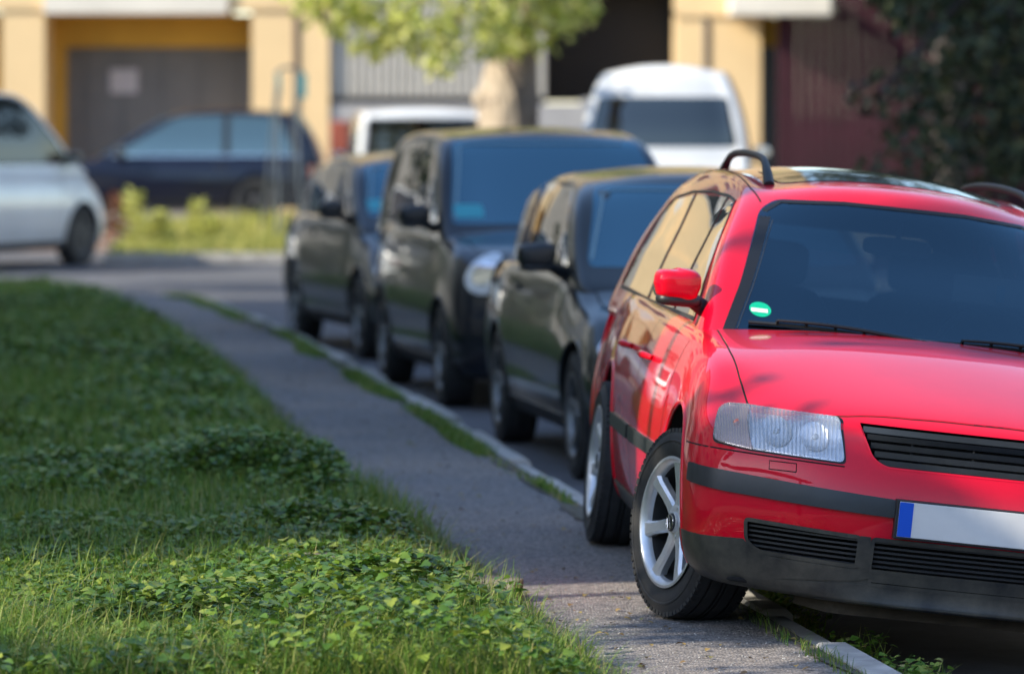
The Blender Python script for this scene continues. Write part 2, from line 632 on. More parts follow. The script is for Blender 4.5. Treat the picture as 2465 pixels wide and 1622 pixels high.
def lower_mesh(P, levels=3):
    st = P['stations']; nb = len(st); nc = 7
    fr = P.get('rowf', [0, .07, .30, .52, .72, .88, 1]); wf = P.get('roww', [.84, .94, .987, 1, .985, .95, .885])
    F = P['front_rows']; Rr = P['rear_rows']

    def fn(ai, b, c):
        a = AV[ai]; A = abs(a)
        if b == 0:
            w, off, hw = F[c]
            v = P['front'] + off + P['plan_f'] * (0.9 * A ** 3 + 0.1 * A * A)
            if c == nc - 1: w += P.get('lead_crown', 0.02) * (1 - A ** 2)
            return (a * hw, v, w)
        if b == nb - 1:
            w, off, hw = Rr[c]
            v = P['rear'] - off - P['plan_r'] * (0.9 * A ** 3 + 0.1 * A * A)
            return (a * hw, v, w)
        v = st[b]
        edge = sinterp(P['edge'], v); ctr = sinterp(P['deck'], v); hwv = sinterp(P['hw'], v)
        zb = P['sill']
        w = zb + fr[c] * (edge - zb)
        hw = hwv * wf[c]
        if c == nc - 1:
            w = edge + (ctr - edge) * (1 - A ** 2.3)
        return (a * hw, v, w)
    vs, fs = lattice(len(AV), nb, nc, fn)
    return subdiv(vs, fs, levels)


def cabin_mesh(P, d=0.0, levels=3):
    C = P['cabin']; rows = C['rows']; nb = len(C['t']); nc = len(rows)
    # rows: (height or None for the roof edge, half width, v front corner, v rear corner, front bulge, rear bulge)

    def fn(ai, b, c):
        a = AV[ai]; A = abs(a)
        w, hw, vf, vr, bf, br = rows[c]
        t = C['t'][b]
        v0 = vf + d - bf * (1 - A ** 2); v1 = vr - d + br * (1 - A ** 2)
        v = v0 + (v1 - v0) * t
        x = a * (hw - d)
        hs = 1.0
        if 'narrow' in C:
            hs = sinterp(C['narrow'], v)
        x *= hs
        if c == nc - 1:
            w = sinterp(C['roof'], v) - d + C['crown'] * (1 - A ** 2.2)
        elif d and c == 0:
            w = w - 0.06
        else:
            w = min(w, sinterp(C['roof'], v) - 0.03 * (nc - 1 - c))
        return (x, v, w)
    vs, fs = lattice(len(AV), nb, nc, fn)
    return subdiv(vs, fs, levels)


def row_at(C, k, w):
    rows = C['rows']
    top = interp(C['roof'], 2.0)
    return float(np.interp(w, [r[0] for r in rows[:-1]] + [top], [r[k] for r in rows]))


def arch_cutters(P, r, zc):
    out = []
    for y in (0.0, P['wb']):
        for s in (-1, 1):
            mb = MB()
            n = 56
            x0, x1 = s * 0.52, s * 1.3
            vs = [(x0, y + r*math.cos(2*PI*k/n), zc + r*math.sin(2*PI*k/n)) for k in range(n)]
            vs += [(x1, p[1], p[2]) for p in vs]
            fs = [tuple(range(n)), tuple(range(2*n-1, n-1, -1))] + [(k, (k+1) % n, n+(k+1) % n, n+k) for k in range(n)]
            mb.add(vs, fs)
            me = mb.mesh(); me.materials.append(M['well'])
            out.append(me)
    return out


def arch_lip(root, surf, P, r, zc, m, name='wheel_arch', rad=0.011):
    for y in (0.0, P['wb']):
        for sd, ax in ((-1, 'left'), (1, 'right')):
            pts = []
            for k in range(-3, 34):
                an = PI * k / 30.0
                v = y + (r+0.004)*math.cos(an); w = zc + (r+0.004)*math.sin(an)
                if w < P['sill'] + 0.03: continue
                l, n = surf.at(ax, v, w)
                if abs(l.x) < 0.6: continue
                pts.append(l - n * rad * 0.35)
            MB().tube(pts, rad, 8).build(name, m, root, smooth=60)


def body_parts(root, P, paint, bodym, surf, extra_cuts=()):
    """cut the wheel arches and openings and link the body"""
    for c in arch_cutters(P, P['arch_r'], P['arch_z']):
        bodym = boolean(bodym, c)
    for c in extra_cuts:
        bodym = boolean(bodym, c)
    o = mk('body', bodym, None, root)
    bodym.polygons.foreach_set('use_smooth', [True] * len(bodym.polygons))
    bodym.set_sharp_from_angle(angle=R(42))
    return o


def mirror_part(root, x, y, z, m, s, size=(0.085, 0.055, 0.062), face=1):
    """wing mirror: painted housing, dark glass facing rearwards, arm to the door"""
    def tp(px, py, pz):
        k = 1 - 0.22 * max(0, -py / size[1]) * 0.6
        return (px * (1 - 0.10 * (pz / size[2] < 0)), py, pz * (1 - 0.12 * (px * s / size[0] > 0)) * k)
    vs, fs = superblob(size, 0.5, 0.5, 32, tp)
    mb = MB().add(vs, fs)
    h = mb.build('wing_mirror', m, root, smooth=60)
    h.location = (x, y, z); h.rotation_euler = (0, 0, R(-8) * s)
    g = MB(); vs, fs = superblob((size[0]*0.88, 0.006, size[2]*0.84), 0.4, 0.4, 24)
    g.add(vs, fs, Matrix.Translation((0, size[1]*0.97, 0)))
    g.build('mirror_glass', M['mirrorglass'], h, smooth=60)
    b = MB(); vs, fs = superblob((size[0]*1.0, size[1]*0.9, 0.022), 0.6, 0.6, 20)
    b.add(vs, fs, Matrix.Translation((-s*0.012, 0.004, -size[2]*0.86)))
    b.tube([(-s*size[0]*0.6, 0.0, -size[2]*0.7), (-s*(size[0]+0.02), 0.01, -size[2]*1.15), (-s*(size[0]+0.075), 0.03, -size[2]*1.5)], [0.026, 0.03, 0.034], 12)
    b.build('mirror_base', M['black'], h, smooth=60)
    return h


def P_base(L=4.0, front=-0.80, wb=2.5, hw=0.84, sill=0.20, belt=0.95, roof=1.46, hoodz=0.80, wheel_r=0.31,
           ws0=0.45, ws1=1.15, rear_top=None, rear_base=None, roof_hw=0.55, belt_hw=0.73, plan_f=0.30, plan_r=0.16, noseh=0.70, tailh=None, crown=0.05, deck_rear=None):
    rear = front + L
    rear_base = rear_base if rear_base is not None else rear - 0.05
    rear_top = rear_top if rear_top is not None else rear - 0.35
    tailh = tailh or belt
    P = dict(front=front, rear=rear, wb=wb, sill=sill, plan_f=plan_f, plan_r=plan_r,
             arch_r=wheel_r + 0.045, arch_z=wheel_r + 0.01, wheel_r=wheel_r)
    P['stations'] = [front, front + 0.62, 0.12, 0.48, 0.95, 1.5, wb - 0.45, wb, (wb + rear) / 2 + 0.02, rear - 0.22, rear]
    P['stations'] = sorted(set(P['stations']))
    P['hw'] = [(front, hw*.93), (front+.42, hw*.975), (0, hw*.995), (1.2, hw), (wb-.2, hw), (wb+.3, hw*.985), (rear-.25, hw*.95), (rear, hw*.9)]
    P['deck'] = [(front+.12, noseh+.03), (front+.42, hoodz-.01), (0, hoodz+.06), (ws0, belt+.03), (1.0, belt+.03), (wb, belt+.03), (rear, tailh)]
    P['edge'] = [(front+.12, noseh-.01), (front+.42, hoodz-.06), (0, hoodz), (ws0, belt-.03), (1.0, belt-.01), (wb, belt+.0), (rear, tailh-.02)]
    z0 = sill
    P['front_rows'] = [(z0-.01, .10, hw*.78), (z0+.03, .03, hw*.88), (z0+.17, .005, hw*.93), (z0+.30, 0, hw*.94), (z0+.30+(noseh-z0-.30)*.4, .03, hw*.93), (z0+.30+(noseh-z0-.30)*.75, .08, hw*.91), (noseh, .16, hw*.86)]
    P['rear_rows'] = [(z0+.02, .12, hw*.78), (z0+.06, .03, hw*.88), (z0+.20, .0, hw*.93), (z0+.34, 0, hw*.94), (z0+.34+(tailh-z0-.34)*.35, .03, hw*.93), (z0+.34+(tailh-z0-.34)*.7, .05, hw*.91), (tailh-.02, .08, hw*.87)]
    k = (roof - belt)
    def vf(t): return ws0 - 0.10 + (ws1 - ws0 + 0.10) * t
    def vr(t): return rear_base + (rear_top - rear_base) * t ** 1.4
    def hwf(t): return belt_hw + (roof_hw - belt_hw) * t ** 1.6
    P['cabin'] = dict(rows=[(belt-.10, belt_hw+.005, vf(-.15), rear_base, .16, .03), (belt+.01, belt_hw, vf(.05), vr(.05), .15, .05), (belt+k*.32, hwf(.35), vf(.36), vr(.35), .12, .05),
                            (belt+k*.66, hwf(.70), vf(.70), vr(.7), .09, .05), (None, roof_hw, vf(1), vr(1), .05, .04)],
                      t=[0, .12, .3, .5, .7, .88, 1], crown=crown,
                      roof=[(ws1, roof-crown-.05), (ws1+.4, roof-crown-.008), ((ws1+rear_top)/2, roof-crown), (rear_top-.3, roof-crown-.015), (rear_top, roof-crown-.05)])
    P['belt'] = belt; P['roofz'] = roof; P['hwmax'] = hw
    return P


def simple_car(name, label, cat, P, loc, yaw, roll=0.0, paint=None, group=None, glass=None, rim='alloy', rim_mat=None,
               trim_roof=None, lights='band', steer=0.0, plate=True, bumper_mat=None, n_spokes=5, levels=3, rear_h=None, bpillar=0.0, chrome=False,
               sticker=False, visors=False, low_cut=True):
    root = empty(name, loc, (0, 0, 0))
    root.rotation_euler = (Matrix.Rotation(yaw, 3, 'Z') @ Matrix.Rotation(roll, 3, 'Y')).to_euler()
    tag(root, label, cat, group)
    glass = glass or M['darkglass']
    C = P['cabin']; belt = P['belt']
    bm_ = lower_mesh(P, levels); bm_.materials.append(paint)
    S = Surf(bm_)
    body_parts(root, P, paint, bm_, S)
    arch_lip(root, S, P, P['arch_r'], P['arch_z'], bumper_mat or paint)
    cm = cabin_mesh(P, 0.0, levels)
    CS = Surf(cm)
    mk('cabin', cm, trim_roof or paint, root, smooth=50)
    mk('roof', patch(CS, rounded([(-C['rows'][-1][1]*.9, C['rows'][-1][2]+.06), (C['rows'][-1][1]*.9, C['rows'][-1][2]+.06), (C['rows'][-1][1]*.9, C['rows'][-1][3]-.1), (-C['rows'][-1][1]*.9, C['rows'][-1][3]-.1)], .08), 'top', .002, .12, .003), paint, root)
    rt = interp(C['roof'], 2.0)
    # windscreen
    wb_, wt = belt + 0.035, rt - 0.028
    def hwc(w): return row_at(C, 1, w)
    ws = [(-hwc(wb_)+.055, wb_), (hwc(wb_)-.055, wb_), (hwc(wt)-.05, wt-.015), (hwc(wt)*.5, wt+.0), (-hwc(wt)*.5, wt), (-hwc(wt)+.05, wt-.015)]
    mk('windscreen', patch(CS, rounded(ws, .05), 'front', .003, .06), M['screen'], root)
    el = mat('painted_reflection_grey', (.16, .26, .30), .4)  # teal-grey line paints the pillar's reflection along the glass
    x0_, x1_ = hwc(wb_)-.085, hwc(wt)-.085
    mk('windscreen_edge', ribbon(CS, [(-x0_, wb_+.03), (-x1_, wt-.05), (-x1_+.06, wt-.03), (x1_-.06, wt-.03)], 'front', .018, .006), el, root)  # thin ribbon that only carries the painted reflection line
    big = [(-hwc(wb_)+.035, wb_-.03), (hwc(wb_)-.035, wb_-.03), (hwc(wt)-.03, wt), (hwc(wt)*.5, wt+.012), (-hwc(wt)*.5, wt+.012), (-hwc(wt)+.03, wt)]
    # rear window
    rb_, rtp = (rear_h or (belt + .10, rt - .03))
    rw = [(-hwc(rb_)+.075, rb_), (hwc(rb_)-.075, rb_), (hwc(rtp)-.07, rtp), (-hwc(rtp)+.07, rtp)]
    mk('rear_window', patch(CS, rounded(rw, .06), 'rear', .003, .06), glass, root)
    # side windows
    for s, ax in ((-1, 'left'), (1, 'right')):
        w0, w1 = belt + .035, rt - .055
        f0 = row_at(C, 2, w0) + .13; f1 = row_at(C, 2, w1) + .10
        r0 = row_at(C, 3, w0) - .30; r1 = row_at(C, 3, w1) - .22
        B = (f1 + r1) / 2 - .05 + bpillar; 
        p1 = [(f0, w0), (B, w0), (B+.0, w1+.012), (f1+.12, w1), (f1, w1-.04)]
        p2 = [(B+.09, w0), (r0, w0+.01), (r1, w1-.03), (r1-.12, w1), (B+.09, w1+.012)]
        sur = [(f0-.07, w0-.025), (r0+.07, w0-.02), (r1+.05, w1-.02), (r1-.08, w1+.022), (B+.04, w1+.034), (f1+.08, w1+.024), (f1-.05, w1-.02)]
        mk('window_surround', patch(CS, rounded(sur, .05), ax, .0015, .07, .002), M['seal'], root)
        if chrome: mk('chrome_strip', ribbon(CS, [(f0-.06, w0-.01), (r0+.05, w0-.005)], ax, .014, .005, thick=.002), M['chrome'], root)
        mk('side_window', patch(CS, rounded(p1, .03), ax, .003, .07), glass, root)
        mk('side_window', patch(CS, rounded(p2, .04), ax, .003, .07), glass, root)
        # door seams
        z0 = P['sill'] + .08
        xa = P['arch_r'] + .06
        for v0 in (xa, B + .04, min(r0 + .02, P['wb'] - .05)):
            zz = z0 if abs(v0 - P['wb']) > P['arch_r'] else P['arch_z'] + P['arch_r']
            mk('door_gap', ribbon(S, [(v0, zz), (v0, belt - .04)], ax, .008, .0015), M['gap'], root)
        for v0 in (B - .12, r0 - .08):
            mk('door_handle', ribbon(S, [(v0, belt - .12), (v0 + .16, belt - .12)], ax, .03, .018, thick=.03), bumper_mat or M['black'], root)
        mk('sill_trim', ribbon(S, [(P['arch_r']+.02, P['sill']+.055), (P['wb']-P['arch_r']-.02, P['sill']+.055)], ax, .09, .008, thick=.01), M['black'], root)
        mirror_part(root, s*(P['hwmax']+.055), row_at(C, 2, w0) + .22, belt + .085, M['black'], s, (.098, .06, .070))
    # front
    F = P['front_rows']; nh = F[6][0]; hw = P['hwmax']
    if lights == 'round':
        for s in (-1, 1):
            l, n = S.at('front', s*.63, nh - .085)
            c = (math.atan2(l.x, .3 - l.y), nh - .085)
            pl = [(c[0] + .125*math.cos(t*PI/12)*1.0, c[1] + .120*math.sin(t*PI/12)) for t in range(24)]
            h_ = mk('headlight', patch(S, pl, 'nose', .014, .03, .02), M['lens'], root)
            pl = [(c[0] + .075*math.cos(t*PI/8), c[1] + .0 + .07*math.sin(t*PI/8)) for t in range(16)]
            mk('lamp_bowl', patch(S, pl, 'nose', .022, .03, .01), M['chrome'], h_)
    elif lights == 'band':
        for s in (-1, 1):
            pl = [(s*.40, nh-.13), (s*.43, nh-.02), (s*.74, nh+.02), (s*.80, nh-.04), (s*.78, nh-.12)]
            mk('headlight', patch(S, rounded(pl, .03), 'front', .004, .035), M['lens'], root)
    gz = P['sill'] + .12
    mk('grille', patch(S, rounded([(-.36, nh-.12), (.36, nh-.12), (.38, nh-.03), (-.38, nh-.03)], .03), 'front', .004, .06), M['black'], root)
    mk('lower_intake', patch(S, rounded([(-.5, gz-.05), (.5, gz-.05), (.5, gz+.10), (-.5, gz+.10)], .04), 'front', .004, .06), M['black'], root)
    vf_ = P['front']
    if plate:
        for ax, yy in (('front', P['front'] - .012), ('rear', P['rear'] + .012)):
            zc = gz + .19 if ax == 'front' else P['sill'] + .55
            l, n = S.at(ax, 0, zc)
            s = -1 if ax == 'front' else 1
            y = l.y + s*.012
            b = MB().box(-.26, .26, min(y, y+s*.008), max(y, y+s*.008), zc-.055, zc+.055)
            p = b.build('number_plate', M['plate'], root)
            x0, x1 = (-.26, -.215) if ax == 'front' else (.215, .26)
            b = MB().box(x0, x1, min(y+s*.008, y+s*.010), max(y+s*.008, y+s*.010), zc-.054, zc+.054)
            b.build('plate_band', M['eu'], p)
    # tail lights
    th = P['rear_rows'][6][0]
    for s in (-1, 1):
        pl = [(s*(hw*.60), th-.26), (s*(hw*.60), th-.06), (s*(hw*.83), th-.05), (s*(hw*.86), th-.26)]
        mk('tail_light', patch(S, rounded(pl, .03), 'rear', .006, .04), M['red_lens'], root)
    # hood
    hd = [(-hw*.74, P['front']+.42), (-hw*.80, 0.1), (-hw*.78, C['rows'][1][2]-.06), (0, C['rows'][1][2]-.20), (hw*.78, C['rows'][1][2]-.06), (hw*.80, 0.1), (hw*.74, P['front']+.42), (hw*.3, P['front']+.24), (-hw*.3, P['front']+.24)]
    hd = rounded(hd, .10)
    mk('hood_gap', patch(S, [(x*1.012, y) for x, y in hd], 'top', .001, .08, 0), M['gap'], root)
    mk('hood', patch(S, hd, 'top', .0035, .06, .0), paint, root)
    r = P['wheel_r']
    for y in (0, P['wb']):
        for s in (-1, 1):
            wheel(root, s*(hw-.115), y, r, .19, s, r*.66, rim, steer if y == 0 else 0, n_spokes, rim_mat=rim_mat or M['dullrim'])
    if sticker:
        l, n = CS.at('front', -hwc(belt+.1)+.17, belt+.10)
        mk('windscreen_sticker', patch(CS, rounded([(-hwc(belt+.1)+.08, belt+.07), (-hwc(belt+.1)+.26, belt+.07), (-hwc(belt+.1)+.26, belt+.15), (-hwc(belt+.1)+.08, belt+.15)], .02), 'front', .006, .05),
           mat('sticker_teal', (0.05, 0.35, 0.42), 0.4), root)
    if chrome:
        pass
    return root, S, CS
# ------------------------------------------------------------------ the red estate car
def car_paint(name, col, flake=0.0, rough=0.35, met=0.0):
    m = mat(name, col, rough, met, coat=.85, coat_rough=0.025, spec=0.08, noise=(2.2, .07))
    return m

RED = car_paint('red_paint', (0.68, 0.001, 0.020))

RP = dict(front=-0.90, rear=3.77, wb=2.70, sill=0.185, plan_f=0.36, plan_r=0.15, arch_r=0.375, arch_z=0.335, wheel_r=0.316)
RP['stations'] = [-0.90, -0.20, 0.10, 0.46, 0.95, 1.6, 2.25, 2.7, 3.2, 3.55, 3.77]
RP['hw'] = [(-.9, .82), (-.40, .864), (0, .872), (.42, .862), (1.35, .862), (2.2, .846), (2.7, .836), (3.2, .815), (3.55, .80), (3.77, .76)]
RP['deck'] = [(-.74, .785), (-.40, .885), (-.02, .955), (.42, .995), (.95, 1.0), (2, 1.0), (3.2, 1.0), (3.77, .97)]
RP['edge'] = [(-.60, .745), (-.40, .80), (-.02, .885), (.42, .935), (.95, .95), (2, .965), (3.2, .975), (3.77, .93)]
RP['front_rows'] = [(.176, .10, .72), (.210, .030, .805), (.34, .005, .835), (.50, .00, .84), (.605, .03, .835), (.69, .085, .81), (.762, .17, .755)]
RP['rear_rows'] = [(.22, .12, .66), (.27, .03, .75), (.40, 0, .79), (.54, 0, .80), (.66, .03, .79), (.80, .05, .78), (.95, .08, .74)]
RP['lead_crown'] = 0.02
RP['cabin'] = dict(rows=[(.86, .765, .34, 3.72, .17, .03), (.97, .742, .50, 3.70, .16, .05), (1.12, .697, .72, 3.62, .13, .05), (1.27, .637, .97, 3.50, .10, .05), (None, .560, 1.22, 3.34, .06, .05)],
                   t=[0, .10, .28, .5, .72, .9, 1], crown=.078,
                   roof=[(1.2, 1.380), (1.5, 1.436), (2.0, 1.466), (2.6, 1.468), (3.0, 1.452), (3.4, 1.405)])


def build_red():
    root = empty('estate_car')
    yaw, roll = R(4.2), R(6.2)
    root.rotation_euler = (Matrix.Rotation(yaw, 3, 'Z') @ Matrix.Rotation(roll, 3, 'Y')).to_euler()
    root.location = (1.333, 15.80, -0.081)
    tag(root, 'bright red estate car with roof rails parked half on the pavement', 'car')
    bm_ = lower_mesh(RP, 4); bm_.materials.append(RED)
    S = Surf(bm_)
    cab = cabin_mesh(RP, 0.0, 4); cab.materials.append(RED)
    CS = Surf(cab)
    inn = cabin_mesh(RP, 0.035, 3); inn.materials.append(M['cloth'])
    cab2 = boolean(cab, inn)
    # ---- window outlines
    wsc = rounded([(-.668, .955), (.668, .955), (.60, 1.10), (.50, 1.360), (.44, 1.400), (.22, 1.418), (-.22, 1.418), (-.44, 1.400), (-.50, 1.360), (-.60, 1.10)], .03)
    cab2 = boolean(cab2, prism(wsc, 'y', -1, 1.45, M['seal']))
    front_w = rounded([(.90, .985), (1.46, .985), (1.50, 1.380), (1.36, 1.370), (1.22, 1.305), (1.06, 1.170)], [.02, .02, .02, .05, .08, .08])
    rear_w = rounded([(1.54, .985), (2.38, .99), (2.44, 1.378), (1.58, 1.386)], .03)
    quarter_w = rounded([(2.50, .992), (3.44, 1.005), (3.26, 1.26), (3.16, 1.340), (2.56, 1.374)], [.03, .05, .10, .06, .03])
    for pl in (front_w, rear_w, quarter_w):
        cab2 = boolean(cab2, prism(pl, 'x', -1.2, 1.2, M['seal']))
    rearw = rounded([(-.60, 1.02), (.60, 1.02), (.50, 1.30), (-.50, 1.30)], .06)
    cab2 = boolean(cab2, prism(rearw, 'y', 3.2, 4.5, M['seal']))
    mk('cabin', cab2, None, root)
    cab2.polygons.foreach_set('use_smooth', [True] * len(cab2.polygons)); cab2.set_sharp_from_angle(angle=R(40))

    # ---- openings of the nose
    grille = rounded([(-.372, .747), (-.325, .640), (-.285, .617), (.285, .617), (.325, .640), (.372, .747)], [.010, .04, .03, .03, .04, .010])
    cuts = [prism([(.70 + 0*x, y) for x, y in []] or grille, 'y', -1.5, -.70, M['well'])]
    lampo = {}
    for s in (-1, 1):
        o = [(s*.426, .748), (s*.690, .747), (s*.752, .742), (s*.778, .722), (s*.792, .670), (s*.798, .630), (s*.690, .620), (s*.410, .617)]
        o = rounded(o, [.012, .0, .02, .02, .0, .02, .0, .02])
        lampo[s] = o
    cen = rounded([(-.305, .292), (.305, .292), (.305, .393), (-.305, .393)], .012)
    cuts.append(prism(cen, 'y', -1.5, -.78, M['well']))
    sidein = {}
    for s in (-1, 1):
        o = rounded([(s*.345, .300), (s*.345, .394), (s*.688, .402), (s*.680, .335), (s*.640, .305)], [.012, .012, .012, .02, .02])
        sidein[s] = o
        cuts.append(prism(o, 'y', -1.5, -.62, M['well']))
    slot = rounded([(-.30, .248), (.30, .248), (.30, .263), (-.30, .263)], .006)
    cuts.append(prism(slot, 'y', -1.5, -.80, M['well']))
    cuts.append(prism([(-.70, .60), (.70, .60), (.70, 3.55), (-.70, 3.55)], 'z', .45, 1.3, M['cloth']))
    dirt0 = mat('dusty_black_plastic', (0.013, 0.0145, 0.017), 0.42, noise=(7, .3), mix2=(0.085, 0.078, 0.062), bump=(150, 0.0006, .3))
    body = body_parts(root, RP, RED, bm_, S, cuts)
    me_ = body.data; me_.materials.append(dirt0); k_ = len(me_.materials) - 1
    for p_ in me_.polygons:
        if p_.material_index == 0 and (p_.center.z < .205 or (p_.center.z < .325 and p_.center.y < -.33)): p_.material_index = k_
    arch_lip(root, S, RP, RP['arch_r'], RP['arch_z'], RED, rad=.009)

    # ---- lower black valance, rub strips
    def th(x, y): return math.atan2(x, 0.3 - y)
    tA = th(.86, -.345)
    low = [(-tA, .33), (-tA*.86, .335), (-th(.76, -.60), .318), (-.62, .305), (-.3, .30), (.3, .30), (.62, .305), (th(.76, -.60), .318), (tA*.86, .335), (tA, .33), (tA, .215), (-tA, .215)]
    # the valance is cut around the openings by building it in pieces
    def nose(poly, name, m, off=.003, grid=.03, skirt=.008, parent=root):
        return mk(name, patch(S, poly, 'nose', off, grid, skirt, .3), m, parent)
    def tx(x, z=.32):
        l, n = S.at('front', x, z)
        return math.atan2(l.x, .3 - l.y)
    a1, a2, a3 = tx(.309), tx(.341), tx(.688)
    dirt = mat('dusty_black_plastic', (0.013, 0.0145, 0.017), 0.42, noise=(7, .3), mix2=(0.085, 0.078, 0.062), bump=(150, 0.0006, .3))
    ms = []
    aE = th(.872, -.345)
    for s in (-1, 1):
        side = [(s*aE, .165), (s*aE, .325), (s*tx(.80), .330), (s*a3, .338), (s*(a3-.012), .325), (s*tx(.640), .299), (s*tx(.60), .292), (s*tx(.345), .292), (s*tx(.309), .290), (s*tx(.309), .266),
                (s*tx(.345), .255), (s*tx(.60), .225), (s*tx(.72), .165)]
        ms.append(patch(S, side, 'nose', .0035, .03, .01, .3))
        ms.append(patch(S, [(s*a1, .290), (s*a1, .398), (s*a2, .398), (s*a2, .290)], 'nose', .0040, .03, .01, .3))
    ms.append(patch(S, [(-a1, .266), (a1, .266), (a1, .289), (-a1, .289)], 'nose', .0035, .03, .01, .3))
    ms.append(patch(S, [(-tx(.72), .160), (tx(.72), .160), (tx(.60), .224), (tx(.345), .245), (-tx(.345), .245), (-tx(.60), .224)], 'nose', .0037, .03, .01, .3))
    mk('lower_valance', join_meshes(ms), dirt, root)
    # bumper rub strip: black, one on each side of the plate
    tp = th(.252, -.93)
    tE = th(.855, -.47)
    for s in (-1, 1):
        pl = [(s*tp, .466), (s*tp, .522), (s*tE*.6, .536), (s*tE, .550), (s*tE, .492), (s*(tE*.8), .480)]
        nose(rounded(pl, .012), 'bumper_strip', M['trim'], .013, .03, .02)
    # seam between bumper and wings, under the lamps
    sm = [(-th(.865, -.36), .612), (-th(.845, -.48), .612), (-.80, .600), (-.72, .585)]
    nose_seams = []
    ms = []
    for s in (-1, 1):
        ms.append(ribbon(S, [(s*th(.880, -.345), .606), (s*th(.865, -.46), .608), (s*tx(.80, .61), .609), (s*tx(.60, .61), .607), (s*tx(.410, .61), .606)], 'nose', .005, .001, cy=.3))
        ms.append(ribbon(S, [(s*.555, .570), (s*.555, .596), (s*.635, .594), (s*.635, .568), (s*.555, .570)], 'front', .0035, .001))
    for me in ms: mk('bumper_gap', me, M['gap'], root)

    # ---- hood
    hood = [(-.705, .47), (-.712, .20), (-.713, -.05), (-.705, -.30), (-.692, -.46), (-.684, -.535), (-.60, -.615), (-.50, -.672), (-.40, -.705), (-.20, -.735), (0, -.742)]
    hood = hood + [(-x, y) for x, y in reversed(hood[:-1])]
    hood += [(.50, .385), (.25, .335), (0, .32), (-.25, .335), (-.50, .385)]
    mk('hood_gap', patch(S, [(x*1.008, y - (.006 if y < -.5 else 0) + (.004 if y > .3 else 0)) for x, y in hood], 'top', .0006, .05, 0), M['gap'], root)
    mk('hood', patch(S, hood, 'top', .0035, .035, .0035), RED, root)
    # cowl: the black strip with the wipers
    cow = [(-.70, .45), (-.50, .375), (-.25, .325), (0, .31), (.25, .325), (.50, .375), (.70, .45), (.70, .62), (0, .52), (-.70, .62)]
    mk('cowl', patch(S, cow, 'top', .0022, .05, 0), M['black'], root)

    # ---- headlamps
    lens_m = glass_mat('headlamp_glass', (0.93, 0.95, 0.97), 1.5, .05, .05, film=(0.80, 0.84, 0.90), filmw=.25, ribs=26)
    refl = mat('lamp_reflector', (0.80, 0.82, 0.86), 0.25, metal=0.75, bump=(18, .01, .45))
    amber = glass_mat('indicator_glass', (0.95, 0.80, 0.76), 1.5, .05, .06, film=(0.80, 0.74, 0.72), filmw=.25, ribs=40)
    for s in (-1, 1):
        o = lampo[s]
        xs = s*.684
        main = [p for p in o if abs(p[0]) <= .684]
        # split outline by the vertical line at xs
        def clip(poly, keep):
            out = []
            for i in range(len(poly)):
                p, q = poly[i], poly[(i+1) % len(poly)]
                ip = keep(p[0]); iq = keep(q[0])
                if ip: out.append(p)
                if ip != iq:
                    t = (xs - p[0]) / (q[0] - p[0]); out.append((xs, p[1] + t*(q[1]-p[1])))
            return out
        inner = clip(o, lambda x: abs(x) <= .684)
        outer = clip(o, lambda x: abs(x) > .684)
        NX = lambda P_: [(tx(x, z), z) for x, z in P_]
        back = mk('headlight_seal', patch(S, [(x + s*(.006 if abs(x) > .60 else -.006), z + (.005 if z > .69 else -.005)) for x, z in NX(o)], 'nose', .0012, .025, 0), M['seal'], root)
        hl = mk('headlight', patch(S, NX(inner), 'nose', .0025, .02, 0), refl, root)
        ind = mk('indicator', patch(S, NX(outer), 'nose', .0025, .02, 0), mat('indicator_reflector', (.75, .66, .64), .25, metal=.7, bump=(30, .006, .35)), root)
        sh = lambda P_, d: [((x*(1-d) + s*.55*d), (z*(1-d)+.69*d)) for x, z in P_]
        mk('headlight_lens', patch(S, NX(sh(inner, .015)), 'nose', .012, .02, .010), lens_m, hl)
        mk('indicator_lens', patch(S, NX(outer), 'nose', .012, .02, .010), amber, ind)
        # bowls behind the glass
        for bx_, bz, br in ((.615, .683, .046), (.500, .683, .044)):
            l, n = S.at('front', s*bx_, bz)
            mb = MB()
            vs = []; fs = []
            N = 20
            for i, (rr, dd) in enumerate([(1, .007), (.85, .0055), (.6, .0045), (.3, .0040), (.12, .0040)]):
                for k in range(N):
                    a = 2*PI*k/N
                    x = s*bx_ + br*rr*math.cos(a); z = bz + br*rr*math.sin(a)
                    q, nn = S.at('front', x, z)
                    vs.append(q + nn*dd)
            for i in range(4):
                for k in range(N):
                    fs.append((i*N+k, i*N+(k+1) % N, (i+1)*N+(k+1) % N, (i+1)*N+k))
            mb.add(vs, fs).build('lamp_bowl', refl, hl, smooth=60)
            mb = MB().tube([l + n*.004, l + n*.0095], [.012, .008], 12); mb.build('lamp_bulb', M['lens'], hl, smooth=40)
        l, n = S.at('front', s*.730, .69)
        vs, fs = superblob((.012, .006, .014), 1, 1, 14)
        MB().add(vs, fs, Matrix.Translation(l + n*.005)).build('lamp_bulb', mat('amber_bulb', (.75, .16, .08), .2, coat=1), ind, smooth=80)

    # ---- radiator grille: five flat slats following the nose
    ms = []
    for k in range(5):
        z = .634 + k*.0245
        f = (z-.617)/(.747-.617)
        hwid = .300 + .068*f - .003
        ms.append(ribbon(S, [(-hwid, z), (hwid, z)], 'front', .0155, -.006, .03, tilt=-0.005, thick=.012))
    g = MB()
    for me in ms:
        g.add([v.co for v in me.vertices], [tuple(p.vertices) for p in me.polygons])
    gr = g.build('grille', M['trim'], root, smooth=30)
    b = []
    for x in (-.2, 0, .2):
        me = ribbon(S, [(x, .62), (x, .745)], 'front', .006, -.030, .03, thick=.01); b.append(me)
